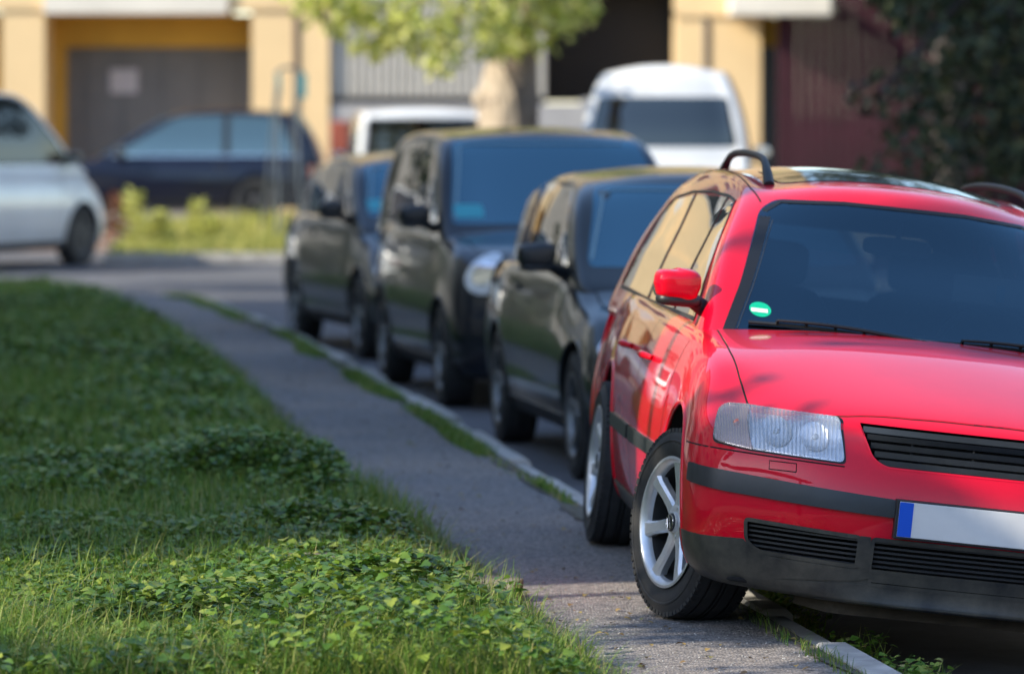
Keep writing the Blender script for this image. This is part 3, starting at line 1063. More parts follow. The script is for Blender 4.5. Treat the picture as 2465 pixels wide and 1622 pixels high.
    for me in b:
        g = MB(); g.add([v.co for v in me.vertices], [tuple(p.vertices) for p in me.polygons])
        g.build('grille_bar', M['black'], gr, smooth=30)
    mk('grille_frame', ribbon(S, list(grille) + [grille[0]], 'front', .008, .001, .03), RED, gr)
    # lower intakes
    def slats(poly, zs, name, x0f, x1f):
        g = MB()
        for z in zs:
            me = ribbon(S, [(x0f(z), z), (x1f(z), z)], 'front', .006, -.006, .03, thick=.008)
            g.add([v.co for v in me.vertices], [tuple(p.vertices) for p in me.polygons])
        return g.build(name, mat('intake_slat', (.035,.036,.038), .4), root, smooth=30)
    zs = [.305 + k*.0155 for k in range(6)]
    slats(cen, zs, 'lower_intake', lambda z: -.303, lambda z: .303)
    for s in (-1, 1):
        slats(sidein[s], zs[:7], 'lower_intake', lambda z, s=s: s*.347, lambda z, s=s: s*float(np.interp(z, [.300, .312, .335, .395], [.62, .655, .676, .683])))
    for o_ in (cen, sidein[-1], sidein[1], slot):
        mk('intake_frame', ribbon(S, list(o_) + [o_[0]], 'front', .013, .0048, .03), dirt, root)
    mk('undertray', prism(rounded([(-.40, -.74), (.40, -.74), (.50, -.50), (-.50, -.50)], .05), 'z', .135, .20), mat('road_dust_brown', (.07, .055, .038), .9, noise=(6, .4)), root)
    # plate carrier and plate
    l, n = S.at('front', 0, .47)
    y = l.y - .018
    car = MB().box(-.250, .292, y-.004, y+.03, .404, .528).build('plate_carrier', M['black'], root, bevel=.003)
    pl = MB().box(-.240, .282, y-.0095, y-.0045, .412, .522).build('number_plate', M['plate'], car, bevel=.0015)
    MB().box(-.240, -.196, y-.0108, y-.0093, .413, .521).build('plate_band', M['eu'], pl)
    # tow hook cover and spoiler slots
    for s in (-1, 1):
        l, n = S.at('nose', s*.62, .205)
        vs, fs = superblob((.045, .012, .008), .7, .7, 16)
        MB().add(vs, fs, Matrix.Translation(l + n*.002)).build('drain_hole', M['gap'], root)

    # ---- doors: gaps, handles, strips, sills
    for s, ax in ((-1, 'left'), (1, 'right')):
        for v0, v1, z0, z1 in ((.46, .46, .30, .93), (1.50, 1.50, .28, .955)):
            mk('door_gap', ribbon(S, [(v0, z0), (v1, z1)], ax, .006, .0012), M['gap'], root)
        mk('door_gap', ribbon(S, [(2.30, .28), (2.32, .60), (2.40, .78), (2.46, .96)], ax, .006, .0012), M['gap'], root)
        mk('door_gap', ribbon(S, [(.42, .285), (2.30, .285)], ax, .005, .0012), M['gap'], root)
        mk('door_strip', patch(S, rounded([(.56, .485), (1.46, .485), (1.46, .535), (.56, .535)], .012), ax, .012, .05, .016), M['trim'], root)
        mk('door_strip', patch(S, rounded([(1.54, .485), (2.30, .485), (2.32, .535), (1.54, .535)], .012), ax, .012, .05, .016), M['trim'], root)
        mk('sill', patch(S, [(.395, .215), (2.30, .215), (2.30, .282), (.395, .285)], ax, .006, .05, .01), dirt, root)
        for v0 in (1.27, 2.12):
            c, n = S.at(ax, v0, .80)
            MB().tube([c + n*.004 + Vector((0, -.085, 0)), c + n*.03 + Vector((0, -.06, 0)), c + n*.034, c + n*.03 + Vector((0, .06, 0)), c + n*.004 + Vector((0, .085, 0))], [.010, .013, .014, .013, .010], 10).build('door_handle', RED, root, smooth=60)
        # black seals round the side glass, panes
        mk('window_seal', ribbon(CS, [(.80, .966), (1.5, .966), (2.4, .968), (3.48, .98)], ax, .016, .003, thick=.004), M['black'], root)
        top = [(.80, .966), (.90, 1.065), (1.04, 1.190), (1.20, 1.318), (1.34, 1.388), (1.52, 1.402), (2.0, 1.410), (2.6, 1.398), (3.12, 1.366), (3.32, 1.28), (3.50, 1.0)]
        mk('window_seal', ribbon(CS, top, ax, .011, .0035, thick=.003), M['seal'], root)
        gm = glass_mat('tinted_side_glass', (0.10, 0.12, 0.11), 1.62, .16)
        for nme, pg in (('side_window', [(.825, .974), (1.47, .974), (1.51, 1.392), (1.36, 1.381), (1.212, 1.314), (1.05, 1.182)]),
                        ('side_window', [(1.52, .974), (2.39, .976), (2.45, 1.388), (1.56, 1.398)]),
                        ('side_window', [(2.48, .978), (3.47, .99), (3.29, 1.27), (3.17, 1.352), (2.54, 1.386)])):
            mk(nme, patch(CS, rounded(pg, .02), ax, .001, .05, .004), gm, root)
        for pts in ([(1.50, .975), (1.54, 1.40)], [(2.43, .978), (2.49, 1.39)]):
            mk('window_pillar', ribbon(CS, pts, ax, .030, .0032, thick=.003), M['seal'], root)
        mk('roof_gutter', ribbon(CS, [(s*.508, 1.20), (s*.525, 1.4), (s*.528, 2.2), (s*.52, 3.25)], 'top', .006, .001), M['gap'], root)
        mirror_part(root, s*.838, .64, 1.083, RED, s, (.080, .055, .060))
        # side repeater
        c, n = S.at(ax, .33, .66)
        # roof rail
        pts = []
        for i in range(19):
            t = i / 18
            v = 1.46 + 1.75*t
            c, n = CS.at('top', (-.450 if s < 0 else .545) + s*(-.03*t), v)
            hgt = (.070 if s < 0 else .050) * min(1, math.sin(min(1, t*5.5) * PI/2)) * min(1, math.sin(min(1, (1-t)*5.5) * PI/2))
            pts.append(c + Vector((0, 0, hgt - .004)))
        MB().tube(pts, [.021, .019] + [.0145]*15 + [.019, .021], 12).build('roof_rail', mat('rail_black', (.022, .024, .028), .5, spec=.25), root, smooth=60)
    # ---- glass
    wg = glass_mat('windscreen_glass', (0.24, 0.28, 0.30), 1.5, .09, refl=(.46, .76, .95))
    big = rounded([(-.690, .945), (.690, .945), (.622, 1.10), (.520, 1.368), (.455, 1.411), (.22, 1.428), (-.22, 1.428), (-.455, 1.411), (-.520, 1.368), (-.622, 1.10)], .03)
    ws = mk('windscreen', patch(CS, big, 'front', .0015, .04, .004), wg, root)
    # black ceramic edge, inside the glass
    for s in (-1, 1):
        mk('windscreen_edge', ribbon(CS, [(s*.672, .95), (s*.602, 1.10), (s*.502, 1.345)], 'front', .040, .0028, thick=.002), M['seal'], ws)
        mk('windscreen_trim', ribbon(CS, [(s*.640, .96), (s*.575, 1.10), (s*.478, 1.335)], 'front', .004, .0038, thick=.002), M['trim'], ws)
    mk('windscreen_edge', ribbon(CS, [(-.50, 1.366), (-.44, 1.404), (-.22, 1.421), (.22, 1.421), (.44, 1.404), (.50, 1.366)], 'front', .024, .0028, thick=.002), M['seal'], ws)
    mk('rear_window', patch(CS, rounded([(-.615, 1.01), (.615, 1.01), (.51, 1.31), (-.51, 1.31)], .06), 'rear', .001, .05, .004), glass_mat('rear_glass', (0.5, 0.55, 0.52), 1.45, .03), root)
    # green sticker
    st = [(-.555 + .037*math.cos(t*PI/12), 1.030 + .024*math.sin(t*PI/12)) for t in range(24)]
    sk = mk('windscreen_sticker', patch(CS, st, 'front', .003, .02, 0), mat('sticker_green', (0.0, 0.42, 0.22), .35), ws)
    mk('sticker_band', patch(CS, [(-.586, 1.020), (-.530, 1.020), (-.530, 1.032), (-.586, 1.032)], 'front', .0042, .02, 0), mat('sticker_white', (.75, .8, .78), .4), ws)
    # sunroof
    sr = rounded([(-.40, 1.47), (.40, 1.47), (.42, 1.55), (.42, 2.10), (-.42, 2.10), (-.42, 1.55)], .05)
    mk('sunroof', patch(CS, sr, 'top', .003, .05, .004), mat('sunroof_glass', (0.03, 0.04, 0.04), .05, spec=.35), root)
    # aerial
    c, n = CS.at('top', -.12, 3.05)
    # wipers
    for x0, x1, d in ((-.60, -.02, 1), (.02, .64, 1)):
        arm = MB(); pts = []; bl = []
        for i in range(13):
            t = i / 12
            x = x0 + (x1-x0)*t
            z = .962 + .012*math.sin(t*PI)
            c, n = CS.at('front', x, z - (.006*abs(x) if 0 else 0) + .016*(1-t))
            bl.append(c + n*.010); pts.append(c + n*.024 + Vector((0, -.006, .004*math.sin(t*PI))))
        arm.tube(bl, .0075, 6)
        arm.tube(pts[2:], [.005 + .004*(i/10) for i in range(11)], 8)
        for i in (2, 4, 6, 8, 10):
            arm.tube([bl[i], pts[i]], .006, 6)
        last = pts[-1]
        arm.tube([last, last + Vector((.07, -.05, -.02))], [.012, .015], 8)
        arm.build('wiper', M['seal'], root, smooth=50)

    # ---- interior
    dash = MB(); vs, fs = superblob((.68, .20, .10), .35, .45, 36); dash.add(vs, fs, Matrix.Translation((0, .92, .865)))
    dash.build('dashboard', M['cloth'], root, smooth=60)
    sw = MB(); pts = []
    for k in range(33):
        a = 2*PI*k/32
        pts.append(Vector((.36 + .185*math.cos(a), 1.20 - .07*math.sin(a), .93 + .17*math.sin(a))))
    sw.tube(pts, .014, 8, caps=False)
    sw.tube([(.36, 1.20, .93), (.36, 1.0, .87)], [.05, .03], 10)
    sw.tube([(.19, 1.20, .93), (.53, 1.20, .93)], .018, 8)
    sw.build('steering_wheel', mat('steering_grey', (.12, .124, .13), .5), root, smooth=60)
    for s in (-1, 1):
        for (yy, zt) in ((1.75, 1.02), (2.72, 1.02)):
            b = MB(); vs, fs = superblob((.24, .075, .36), .45, .5, 26)
            b.add(vs, fs, Matrix.Translation((s*.36, yy, .74)) @ Matrix.Rotation(R(-12), 4, 'X'))
            vs, fs = superblob((.25, .26, .09), .45, .5, 26); b.add(vs, fs, Matrix.Translation((s*.36, yy-.28, .50)))
            seat = b.build('seat', M['cloth'], root, smooth=60)
            h = MB(); vs, fs = superblob((.135, .05, .085), .5, .55, 22); h.add(vs, fs, Matrix.Translation((s*.36, yy+.07, 1.175)))
            h.tube([(s*.36-.05, yy+.07, 1.0), (s*.36-.05, yy+.07, 1.12)], .007, 6); h.tube([(s*.36+.05, yy+.07, 1.0), (s*.36+.05, yy+.07, 1.12)], .007, 6)
            h.build('headrest', mat('headrest_grey', (.10, .105, .11), .8), seat, smooth=60)
    rmr = MB(); vs, fs = superblob((.125, .018, .034), .5, .4, 24)
    rmr.add(vs, fs, Matrix.Translation((0, 1.20, 1.285))); rmr.tube([(0, 1.20, 1.29), (0, 1.18, 1.38)], .010, 8)
    rmr.build('inside_mirror', mat('mirror_grey', (.26, .28, .30), .4), root, smooth=60)
    vz = MB(); vz.box(.20, .58, 1.09, 1.102, 1.115, 1.215, Matrix.Rotation(0, 4, 'X'))  # flat beige panel behind the windscreen
    vz.build('beige_panel', mat('panel_beige', (.42, .41, .36), .8), root, bevel=.004)
    tg = MB(); tg.box(.355, .385, 1.074, 1.080, 1.13, 1.19); tg.build('hanging_tag', mat('tag_teal', (.03, .35, .45), .5), root)
    # handles of the engine bay underside: plain floor pan
    MB().box(-.68, .68, -.55, 3.4, .235, .26).build('floor_pan', M['well'], root)
    for y_, s in ((0, -1), (0, 1), (RP['wb'], -1), (RP['wb'], 1)):
        st_ = R(19) if y_ == 0 else 0
        w = wheel(root, s*(.764 if y_ == 0 else .756), y_, .316, .200, s, .212, 'alloy', st_, 7, emblem=True)
    # tail lamps
    for s in (-1, 1):
        mk('tail_light', patch(S, rounded([(s*.50, .70), (s*.50, .90), (s*.74, .91), (s*.76, .70)], .03), 'rear', .006, .04), M['red_lens'], root)
    return root, S, CS
# ------------------------------------------------------------------ picture geometry -> world metres
FPX, CX, HY, CAMH = 11000.0, 1190.0, 250.0, 1.70

def at(px, py, z=0.0):
    d = FPX * (CAMH - z) / (py - HY)
    return Vector(((px - CX) / FPX * d, d, z))

def atd(px, py, d):
    return Vector(((px - CX) / FPX * d, d, CAMH - (py - HY) / FPX * d))

ROADZ = -0.14
KERB = [(3.0, 2.50), (14.21, 1.163), (15.08, 1.042), (21.0, .305), (26.7, -.389), (30.2, -.85), (35.6, -1.586), (39.8, -2.28), (42.0, -2.68), (43.6, -3.3), (44.6, -4.6), (44.9, -7), (45, -16)]
LAWN = [(3.0, 1.66), (14.21, .245), (16.85, -.092), (19.5, -.46), (23.4, -1.04), (27.5, -1.475), (34.6, -2.39), (40.2, -3.33), (42.2, -3.9), (43.2, -5.0), (43.6, -7), (43.8, -16)]

def kerb_x(y): return interp([k for k in KERB], y)
def lawn_x(y): return interp([k for k in LAWN], y)

# ------------------------------------------------------------------ ground materials
def ground_mats():
    asp = mat('path_asphalt', (0.14, 0.142, 0.15), 0.85)
    nt = asp.node_tree; b = nt.nodes['Principled BSDF']
    tc = nt.nodes.new('ShaderNodeTexCoord')
    def noise(s, d, r=.6):
        n = nt.nodes.new('ShaderNodeTexNoise'); n.inputs['Scale'].default_value = s; n.inputs['Detail'].default_value = d
        n.inputs['Roughness'].default_value = r; nt.links.new(tc.outputs['Object'], n.inputs['Vector']); return n
    def ramp(src, p0, c0, p1, c1):
        r = nt.nodes.new('ShaderNodeValToRGB'); r.color_ramp.elements[0].position = p0; r.color_ramp.elements[1].position = p1
        r.color_ramp.elements[0].color = (*c0, 1); r.color_ramp.elements[1].color = (*c1, 1)
        nt.links.new(src, r.inputs['Fac']); return r
    big = ramp(noise(.55, 4).outputs['Fac'], .38, (.142, .142, .152), .64, (.215, .190, .175))
    vor = nt.nodes.new('ShaderNodeTexVoronoi'); vor.inputs['Scale'].default_value = 95
    nt.links.new(tc.outputs['Object'], vor.inputs['Vector'])
    hsv = nt.nodes.new('ShaderNodeSeparateColor'); nt.links.new(vor.outputs['Color'], hsv.inputs[0])
    gr = ramp(hsv.outputs[0], 0, (.45, .45, .46), 1, (1.7, 1.66, 1.58))
    mx = nt.nodes.new('ShaderNodeMix'); mx.data_type = 'RGBA'; mx.blend_type = 'MULTIPLY'; mx.inputs['Factor'].default_value = 1
    nt.links.new(big.outputs[0], mx.inputs['A']); nt.links.new(gr.outputs[0], mx.inputs['B'])
    nt.links.new(mx.outputs['Result'], b.inputs['Base Color'])
    bu = nt.nodes.new('ShaderNodeBump'); bu.inputs['Strength'].default_value = .8; bu.inputs['Distance'].default_value = .006
    nt.links.new(vor.outputs['Distance'], bu.inputs['Height'])
    nt.links.new(bu.outputs['Normal'], b.inputs['Normal'])
    road = mat('road_asphalt', (0.095, 0.100, 0.115), 0.85, noise=(3, .25), bump=(60, .004, .5))
    kerb = mat('kerb_concrete', (.40, .385, .36), .85, noise=(7, .3), bump=(45, .004, .5))
    soil = mat('soil', (.045, .038, .026), .95, noise=(6, .4), mix2=(.035, .060, .020), bump=(20, .02, .6))
    return asp, road, kerb, soil

ASP, ROADM, KERBM, SOIL = ground_mats()


def strip(name, left, right, ys, z, m, kind='structure', zf=None, cols=2):
    vs = []; fs = []
    for y in ys:
        for k in range(cols):
            t = k / (cols - 1)
            x = left(y) * (1 - t) + right(y) * t
            vs.append((x, y, z + (zf(x, y) if zf else 0)))
    for i in range(len(ys) - 1):
        for k in range(cols - 1):
            a = i*cols + k
            fs.append((a, a+1, a+1+cols, a+cols))
    me = bpy.data.meshes.new(name); me.from_pydata(vs, [], fs); me.update()
    o = mk(name, me, m, None, 180)
    if kind: o['kind'] = kind
    return o


def vnoise(x, y, s, seed=0):
    """smooth value noise, numpy"""
    x = np.asarray(x, float) / s + seed * 17.3; y = np.asarray(y, float) / s + seed * 9.7
    xi = np.floor(x); yi = np.floor(y); fx = x - xi; fy = y - yi
    def h(a, b):
        v = np.sin(a * 127.1 + b * 311.7 + seed * 74.7) * 43758.5453
        return v - np.floor(v)
    u = fx * fx * (3 - 2 * fx); v = fy * fy * (3 - 2 * fy)
    return (h(xi, yi) * (1-u) + h(xi+1, yi) * u) * (1-v) + (h(xi, yi+1) * (1-u) + h(xi+1, yi+1) * u) * v


def lawn_h(x, y):
    lx = np.interp(y, [k[0] for k in LAWN], [k[1] for k in LAWN])
    e = np.clip((lx - np.asarray(x)) / .35, 0, 1)
    return e * (.015 + .05 * vnoise(x, y, .7, 1) + .05 * vnoise(x, y, 2.3, 2)) - (1 - e) * .012


def build_ground():
    me = bpy.data.meshes.new('ground'); s = 900
    me.from_pydata([(-s, -s, ROADZ-.02), (s, -s, ROADZ-.02), (s, s, ROADZ-.02), (-s, s, ROADZ-.02)], [], [(0, 1, 2, 3)])
    o = mk('ground', me, SOIL); o['kind'] = 'structure'
    me = bpy.data.meshes.new('road')
    ysr = [y * 1.0 for y in range(2, 64)]
    vs = []; fs = []
    me.from_pydata([(-40, -6, ROADZ), (14, -6, ROADZ), (14, 66, ROADZ), (-40, 66, ROADZ)], [], [(0, 1, 2, 3)])
    o = mk('road', me, ROADM); o['kind'] = 'structure'
    ys = [3 + .4*i for i in range(100)] + [43.2, 43.6, 44, 44.4, 44.8, 45]
    ys = sorted(y for y in ys if y <= 45)
    # the path, a solid slab 0.16 deep
    vs = []; fs = []
    for y in ys:
        l, r = lawn_x(y) - .25, kerb_x(y) - .115
        for x, z in ((l, ROADZ-.01), (l, 0), (l*.66 + r*.34, .004), (l*.33+r*.67, .004), (r, 0), (r, ROADZ-.01)):
            vs.append((x, y, z))
    for i in range(len(ys)-1):
        for k in range(5):
            a = i*6+k; fs.append((a, a+6, a+7, a+1))
    n = (len(ys)-1)*6
    fs.append((0, 1, 2, 3, 4, 5)); fs.append((n+5, n+4, n+3, n+2, n+1, n))
    me = bpy.data.meshes.new('path'); me.from_pydata(vs, [], fs); me.update()
    bm = bmesh.new(); bm.from_mesh(me); bmesh.ops.recalc_face_normals(bm, faces=bm.faces); bm.to_mesh(me); bm.free()
    o = mk('path', me, ASP, None, 30); o['kind'] = 'structure'
    # kerb stones, about one metre each
    mb = MB(); random.seed(5)
    y = 3.1
    while y < 42.5:
        L = .98
        x0, x1 = kerb_x(y), kerb_x(y+L)
        d = Vector((x1-x0, L, 0)); a = math.atan2(-(x1-x0), L)
        Mx = Matrix.Translation((x0, y, random.uniform(-.022, .010))) @ Matrix.Rotation(a + random.uniform(-.012, .012), 4, 'Z') @ Matrix.Rotation(random.uniform(-.03, .03), 4, 'Y')
        ll = d.length - .012
        w = .115
        vs = []
        for yy in (0, ll):
            for x, z in ((-w, -.2), (-w, .004), (-w+.012, .012), (-.022, .012), (0, -.010), (0.004, -.2)):
                vs.append((x, yy, z))
        fs = [(k, (k+1) % 6, 6+(k+1) % 6, 6+k) for k in range(6)] + [(5, 4, 3, 2, 1, 0), (6, 7, 8, 9, 10, 11)]
        mb.add(vs, fs, Mx)
        y += .99 * L / d.length * 1.0 + .0
    o = mb.build('kerb', KERBM, None, 30); o['kind'] = 'structure'
    # lawn ground
    ys2 = [3 + .2*i for i in range(204)] + [43.6]
    strip('lawn_soil', lambda y: -13.0, lambda y: lawn_x(y) + .03 if y < 43.2 else -5.0, ys2, .008, SOIL, 'structure', lambda x, y: float(lawn_h(x, y)), 90)
    # soil and moss washed over both edges of the path
    es = mat('edge_soil', (.13, .115, .095), .95, noise=(14, .5), mix2=(.085, .085, .055), bump=(60, .004, .8))
    yy = [13 + .05*i for i in range(590)]
    def w1(y): return .03 + .10*float(vnoise(y, 0, .45, 21)) * float(vnoise(y, 0, 1.7, 22)) * 1.8
    def w2(y): return (.02 + .09*float(vnoise(y, 0, .5, 23)) * float(vnoise(y, 0, 2.1, 24)) * 1.8) * (1.0 if y > 19 else .7)
    strip('edge_soil', lambda y: lawn_x(y) - .06, lambda y: lawn_x(y) + w1(y), yy, .0075, es)
    strip('kerb_soil', lambda y: kerb_x(y) - .118 - w2(y), lambda y: kerb_x(y) - .112, yy, .0078, es)
    # far verge, kerb and lot
    gm = mat('verge_soil', (.05, .07, .02), .95, noise=(4, .5))
    me = bpy.data.meshes.new('verge')
    X0, X1 = -4.85, -2.45
    me.from_pydata([(X0, 56.4, ROADZ+.10), (X1, 56.4, ROADZ+.10), (X1, 64, .06), (X0, 64, .06), (X0, 56.4, -.2), (X1, 56.4, -.2), (X1, 64, -.2), (X0, 64, -.2)], [], [(0, 1, 2, 3), (0, 4, 5, 1), (1, 5, 6, 2), (3, 2, 6, 7), (0, 3, 7, 4)])
    o = mk('verge', me, gm); o['kind'] = 'structure'
    mb = MB()
    x = -4.85
    while x < -2.6:
        mb.box(x, x+.79, 56.22, 56.40, -.2, ROADZ+.11, None); x += .80
    o = mb.build('verge_kerb', KERBM, None, None, bevel=.012); o['kind'] = 'structure'
    me = bpy.data.meshes.new('yard')
    me.from_pydata([(-40, 64, .08), (30, 64, .08), (30, 73, .12), (-40, 73, .12), (-40, 64, -.3), (30, 64, -.3)], [], [(0, 1, 2, 3), (0, 4, 5, 1)])
    o = mk('yard', me, mat('yard_paving', (.22, .21, .19), .9, noise=(2, .25))); o['kind'] = 'structure'


# ------------------------------------------------------------------ vegetation
LEAF_OUT = [(0, 0), (.16, .26), (.30, .46), (.40, .38), (.52, .44), (.66, .26), (.78, .26), (1.0, 0), (.78, -.26), (.66, -.26), (.52, -.44), (.40, -.38), (.30, -.46), (.16, -.26)]
LEAF_SIMPLE = [(0, 0), (.35, .42), (.72, .30), (1, 0), (.72, -.30), (.35, -.42)]


def leaves_mesh(P, T, N, size, outline=LEAF_SIMPLE, fold=.25, droop=.25, width=1.0):
    """P base points, T length directions, N face normals (n,3); one fan of faces for each leaf"""
    n = len(P)
    T = T / np.linalg.norm(T, axis=1, keepdims=True)
    S = np.cross(N, T); S /= np.linalg.norm(S, axis=1, keepdims=True) + 1e-9
    N = np.cross(T, S)
    o = np.array(outline); k = len(o)
    V = np.empty((n, k + 1, 3))
    sz = size[:, None]
    for i, (t, s) in enumerate(o):
        V[:, i] = P + T * sz * t + S * sz * s * width + N * sz * (fold * abs(s) - droop * t * t)
    V[:, k] = P + T * sz * .5 + N * sz * (-droop * .25)
    V = V.reshape(-1, 3)
    base = np.arange(n)[:, None, None] * (k + 1)
    tri = np.array([[i, (i + 1) % k, k] for i in range(k)])[None]
    F = (base + tri).reshape(-1, 3)
    return V, F


def blades_mesh(P, D, h, w, bend):
    """grass blades: base P, lean direction D (horizontal, n,3), height, width, bend"""
    n = len(P)
    up = np.zeros((n, 3)); up[:, 2] = 1
    S = np.stack([-D[:, 1], D[:, 0], np.zeros(n)], 1)
    rows = [(0, 1), (.35, .9), (.7, .6), (1, .06)]
    V = np.empty((n, 8, 3))
    for i, (t, ww) in enumerate(rows):
        c = P + up * (h * (t - .25 * bend * t * t))[:, None] + D * (h * bend * t * t)[:, None]
        V[:, 2*i] = c - S * (w * ww / 2)[:, None]
        V[:, 2*i+1] = c + S * (w * ww / 2)[:, None]
    base = np.arange(n)[:, None, None] * 8
    q = np.array([[0, 1, 3, 2], [2, 3, 5, 4], [4, 5, 7, 6]])[None]
    return V.reshape(-1, 3), (base + q).reshape(-1, 4)


def np_mesh(name, parts, m, parent=None, smooth=False):
    """parts: list of (V, F) with equal or different face sizes"""
    me = bpy.data.meshes.new(name)
    nv = sum(len(v) for v, f in parts)
    V = np.concatenate([v for v, f in parts])
    loops = []; starts = []; off = 0; ls = 0
    for v, f in parts:
        k = f.shape[1]
        loops.append((f + off).reshape(-1))
        starts.append(ls + np.arange(len(f)) * k)
        ls += len(f) * k; off += len(v)
    loops = np.concatenate(loops); starts = np.concatenate(starts)
    me.vertices.add(nv); me.vertices.foreach_set('co', V.reshape(-1))
    me.loops.add(len(loops)); me.loops.foreach_set('vertex_index', loops.astype(np.int32))
    me.polygons.add(len(starts)); me.polygons.foreach_set('loop_start', starts.astype(np.int32))
    if smooth: me.polygons.foreach_set('use_smooth', [True] * len(starts))
    me.update(calc_edges=True)
    return mk(name, me, m, parent)


def rdir(n):
    a = rng.uniform(0, 2*PI, n)
    return np.stack([np.cos(a), np.sin(a), np.zeros(n)], 1)


STONES = [(at(1105, 1372, .03).x, at(1105, 1372, .03).y - .12, .13), (at(765, 1345, .08).x, at(765, 1345, .08).y - .12, .12)]


def build_lawn():
    g_dark = mat('ground_cover_leaf', (.05, .11, .03), .42, spec=.5, trans=.30,
                 island=[(.050, .12, .018), (.085, .18, .024), (.125, .235, .030), (.20, .30, .038), (.32, .37, .065)])
    g_grass = mat('grass_blade', (.07, .14, .03), .5, spec=.3, trans=.35,
                  island=[(.065, .15, .022), (.11, .22, .03), (.17, .28, .04), (.26, .33, .055), (.38, .35, .14)])
    g_dry = mat('dry_blade', (.3, .25, .12), .7, trans=.3, island=[(.28, .22, .09), (.38, .31, .16)])
    lp = []; 
    def sample(n, y0, y1, pw, extra=1.7):
        n = int(n * (1.5 if extra > 1 else 1))
        # more plants close by
        u = rng.uniform(0, 1, n)
        y = (y0 ** (1-pw) + u * (y1 ** (1-pw) - y0 ** (1-pw))) ** (1/(1-pw))
        lx = np.interp(y, [k[0] for k in LAWN], [k[1] for k in LAWN])
        xl = -.112 * y - extra
        x = xl + (lx - xl) * rng.uniform(0, 1, n)
        return x, y, lx
    # broad leaved ground cover: whorls of leaves on short stems
    def cover(n, y0, y1, pw, s0, s1, outline, hmax, mask):
        x, y, lx = sample(n, y0, y1, pw)
        edge = (lx - x)
        wob = (vnoise(x, y, .35, 5) - .5) * .16
        keep = (edge + wob > 0.09) & mask(x, y)
        # keep the loose stones clear
        for sx_, sy_, sr_ in STONES:
            keep &= ((x - sx_) / sr_) ** 2 + ((y - sy_) / (sr_*.9)) ** 2 > 1
        # mounds
        x, y, edge = x[keep], y[keep], edge[keep]
        hh = hmax * (.25 + .9 * vnoise(x, y, .42, 3) * vnoise(x, y, 1.3, 4) * 1.6) * np.clip(edge / .25, .15, 1)
        z = lawn_h(x, y) + hh * rng.uniform(.35, 1, len(x))
        P0 = np.stack([x, y, z], 1)
        Ps = []; Ts = []; Ns = []; Sz = []
        m = len(x)
        for k in range(4):
            a = rng.uniform(0, 2*PI, m)
            d = np.stack([np.cos(a), np.sin(a), rng.uniform(-.25, .45, m)], 1)
            nn = np.stack([rng.normal(0, .30, m), rng.normal(0, .30, m), np.ones(m)], 1)
            Ps.append(P0 + np.stack([np.zeros(m), np.zeros(m), -k * .012 * np.ones(m)], 1)); Ts.append(d); Ns.append(nn)
            Sz.append(rng.uniform(s0, s1, m))
        return leaves_mesh(np.concatenate(Ps), np.concatenate(Ts), np.concatenate(Ns), np.concatenate(Sz), outline, .22, .30)
    def grassy(x, y):
        # the bottom right corner is cut grass
        return ~(((y < 15.9) & (x > -.95 + (y - 14.2) * .55)) | (y < 14.45 + .5*vnoise(x, y, .4, 31)))
    a = cover(40000, 13.2, 20.5, 1.5, .018, .048, LEAF_OUT, .23, lambda x, y: grassy(x, y) | (rng.uniform(0, 1, len(x)) < .10))
    b = cover(17000, 20.5, 43.3, 1.3, .035, .070, LEAF_SIMPLE, .17, lambda x, y: x > -99)
    o = np_mesh('ground_cover', [a, b], g_dark); tag(o, kind='stuff')
    # grass
    parts = []
    def grass(n, y0, y1, pw, h0, h1, w, mask=None, lean=.5):
        x, y, lx = sample(n, y0, y1, pw)
        keep = (lx - x + (vnoise(x, y, .3, 6) - .5) * .14) > 0.0
        for sx_, sy_, sr_ in STONES:
            keep &= ((x - sx_) / sr_) ** 2 + ((y - sy_) / (sr_*.9)) ** 2 > 1
        if mask is not None: keep &= mask(x, y)
        x, y = x[keep], y[keep]; m = len(x)
        P0 = np.stack([x, y, lawn_h(x, y) - .005], 1)
        return blades_mesh(P0, rdir(m), rng.uniform(h0, h1, m), np.full(m, w) * rng.uniform(.7, 1.3, m), rng.uniform(.1, 1.0, m) * lean * 1.6)
    parts.append(grass(60000, 13.2, 16.6, 1.05, .03, .085, .0038, lambda x, y: ~grassy(x, y) | (rng.uniform(0, 1, len(x)) < .12)))
    parts.append(grass(15000, 13.2, 20.5, 1.5, .09, .20, .0040, lambda x, y: vnoise(x, y, .45, 12) > .42, .9))
    parts.append(grass(15000, 13.2, 20.5, 1.5, .07, .20, .0038, None, .9))
    parts.append(grass(34000, 18, 43.4, 1.3, .09, .21, .007))
    o = np_mesh('grass', parts, g_grass); tag(o, kind='stuff')
    # tall dry stalks
    x, y, lx = sample(110, 13.4, 17.5, 1.2, .1)
    m = len(x)
    P0 = np.stack([x, y, lawn_h(x, y)], 1)
    sel = (vnoise(x, y, .5, 8) > .52)
    P0 = P0[sel]; m = len(P0)
    V = blades_mesh(P0, rdir(m), rng.uniform(.10, .24, m), np.full(m, .0030), rng.uniform(.3, 1.2, m))
    o = np_mesh('dry_stalks', [V], g_dry); tag(o, kind='stuff')
    # grass strip between path and kerb, ragged
    n = 15000
    y = rng.uniform(12.8, 42.5, n)
    kx = np.interp(y, [k[0] for k in KERB], [k[1] for k in KERB])
    wdt = np.interp(y, [12, 15.5, 17.5, 20, 22, 24, 27, 42], [.04, .05, .04, .05, .08, .09, .10, .12])
    wdt = wdt * (.4 + 1.1 * vnoise(y, y * 0, 1.1, 7))
    x = kx - .13 - rng.uniform(0, 1, n) * wdt
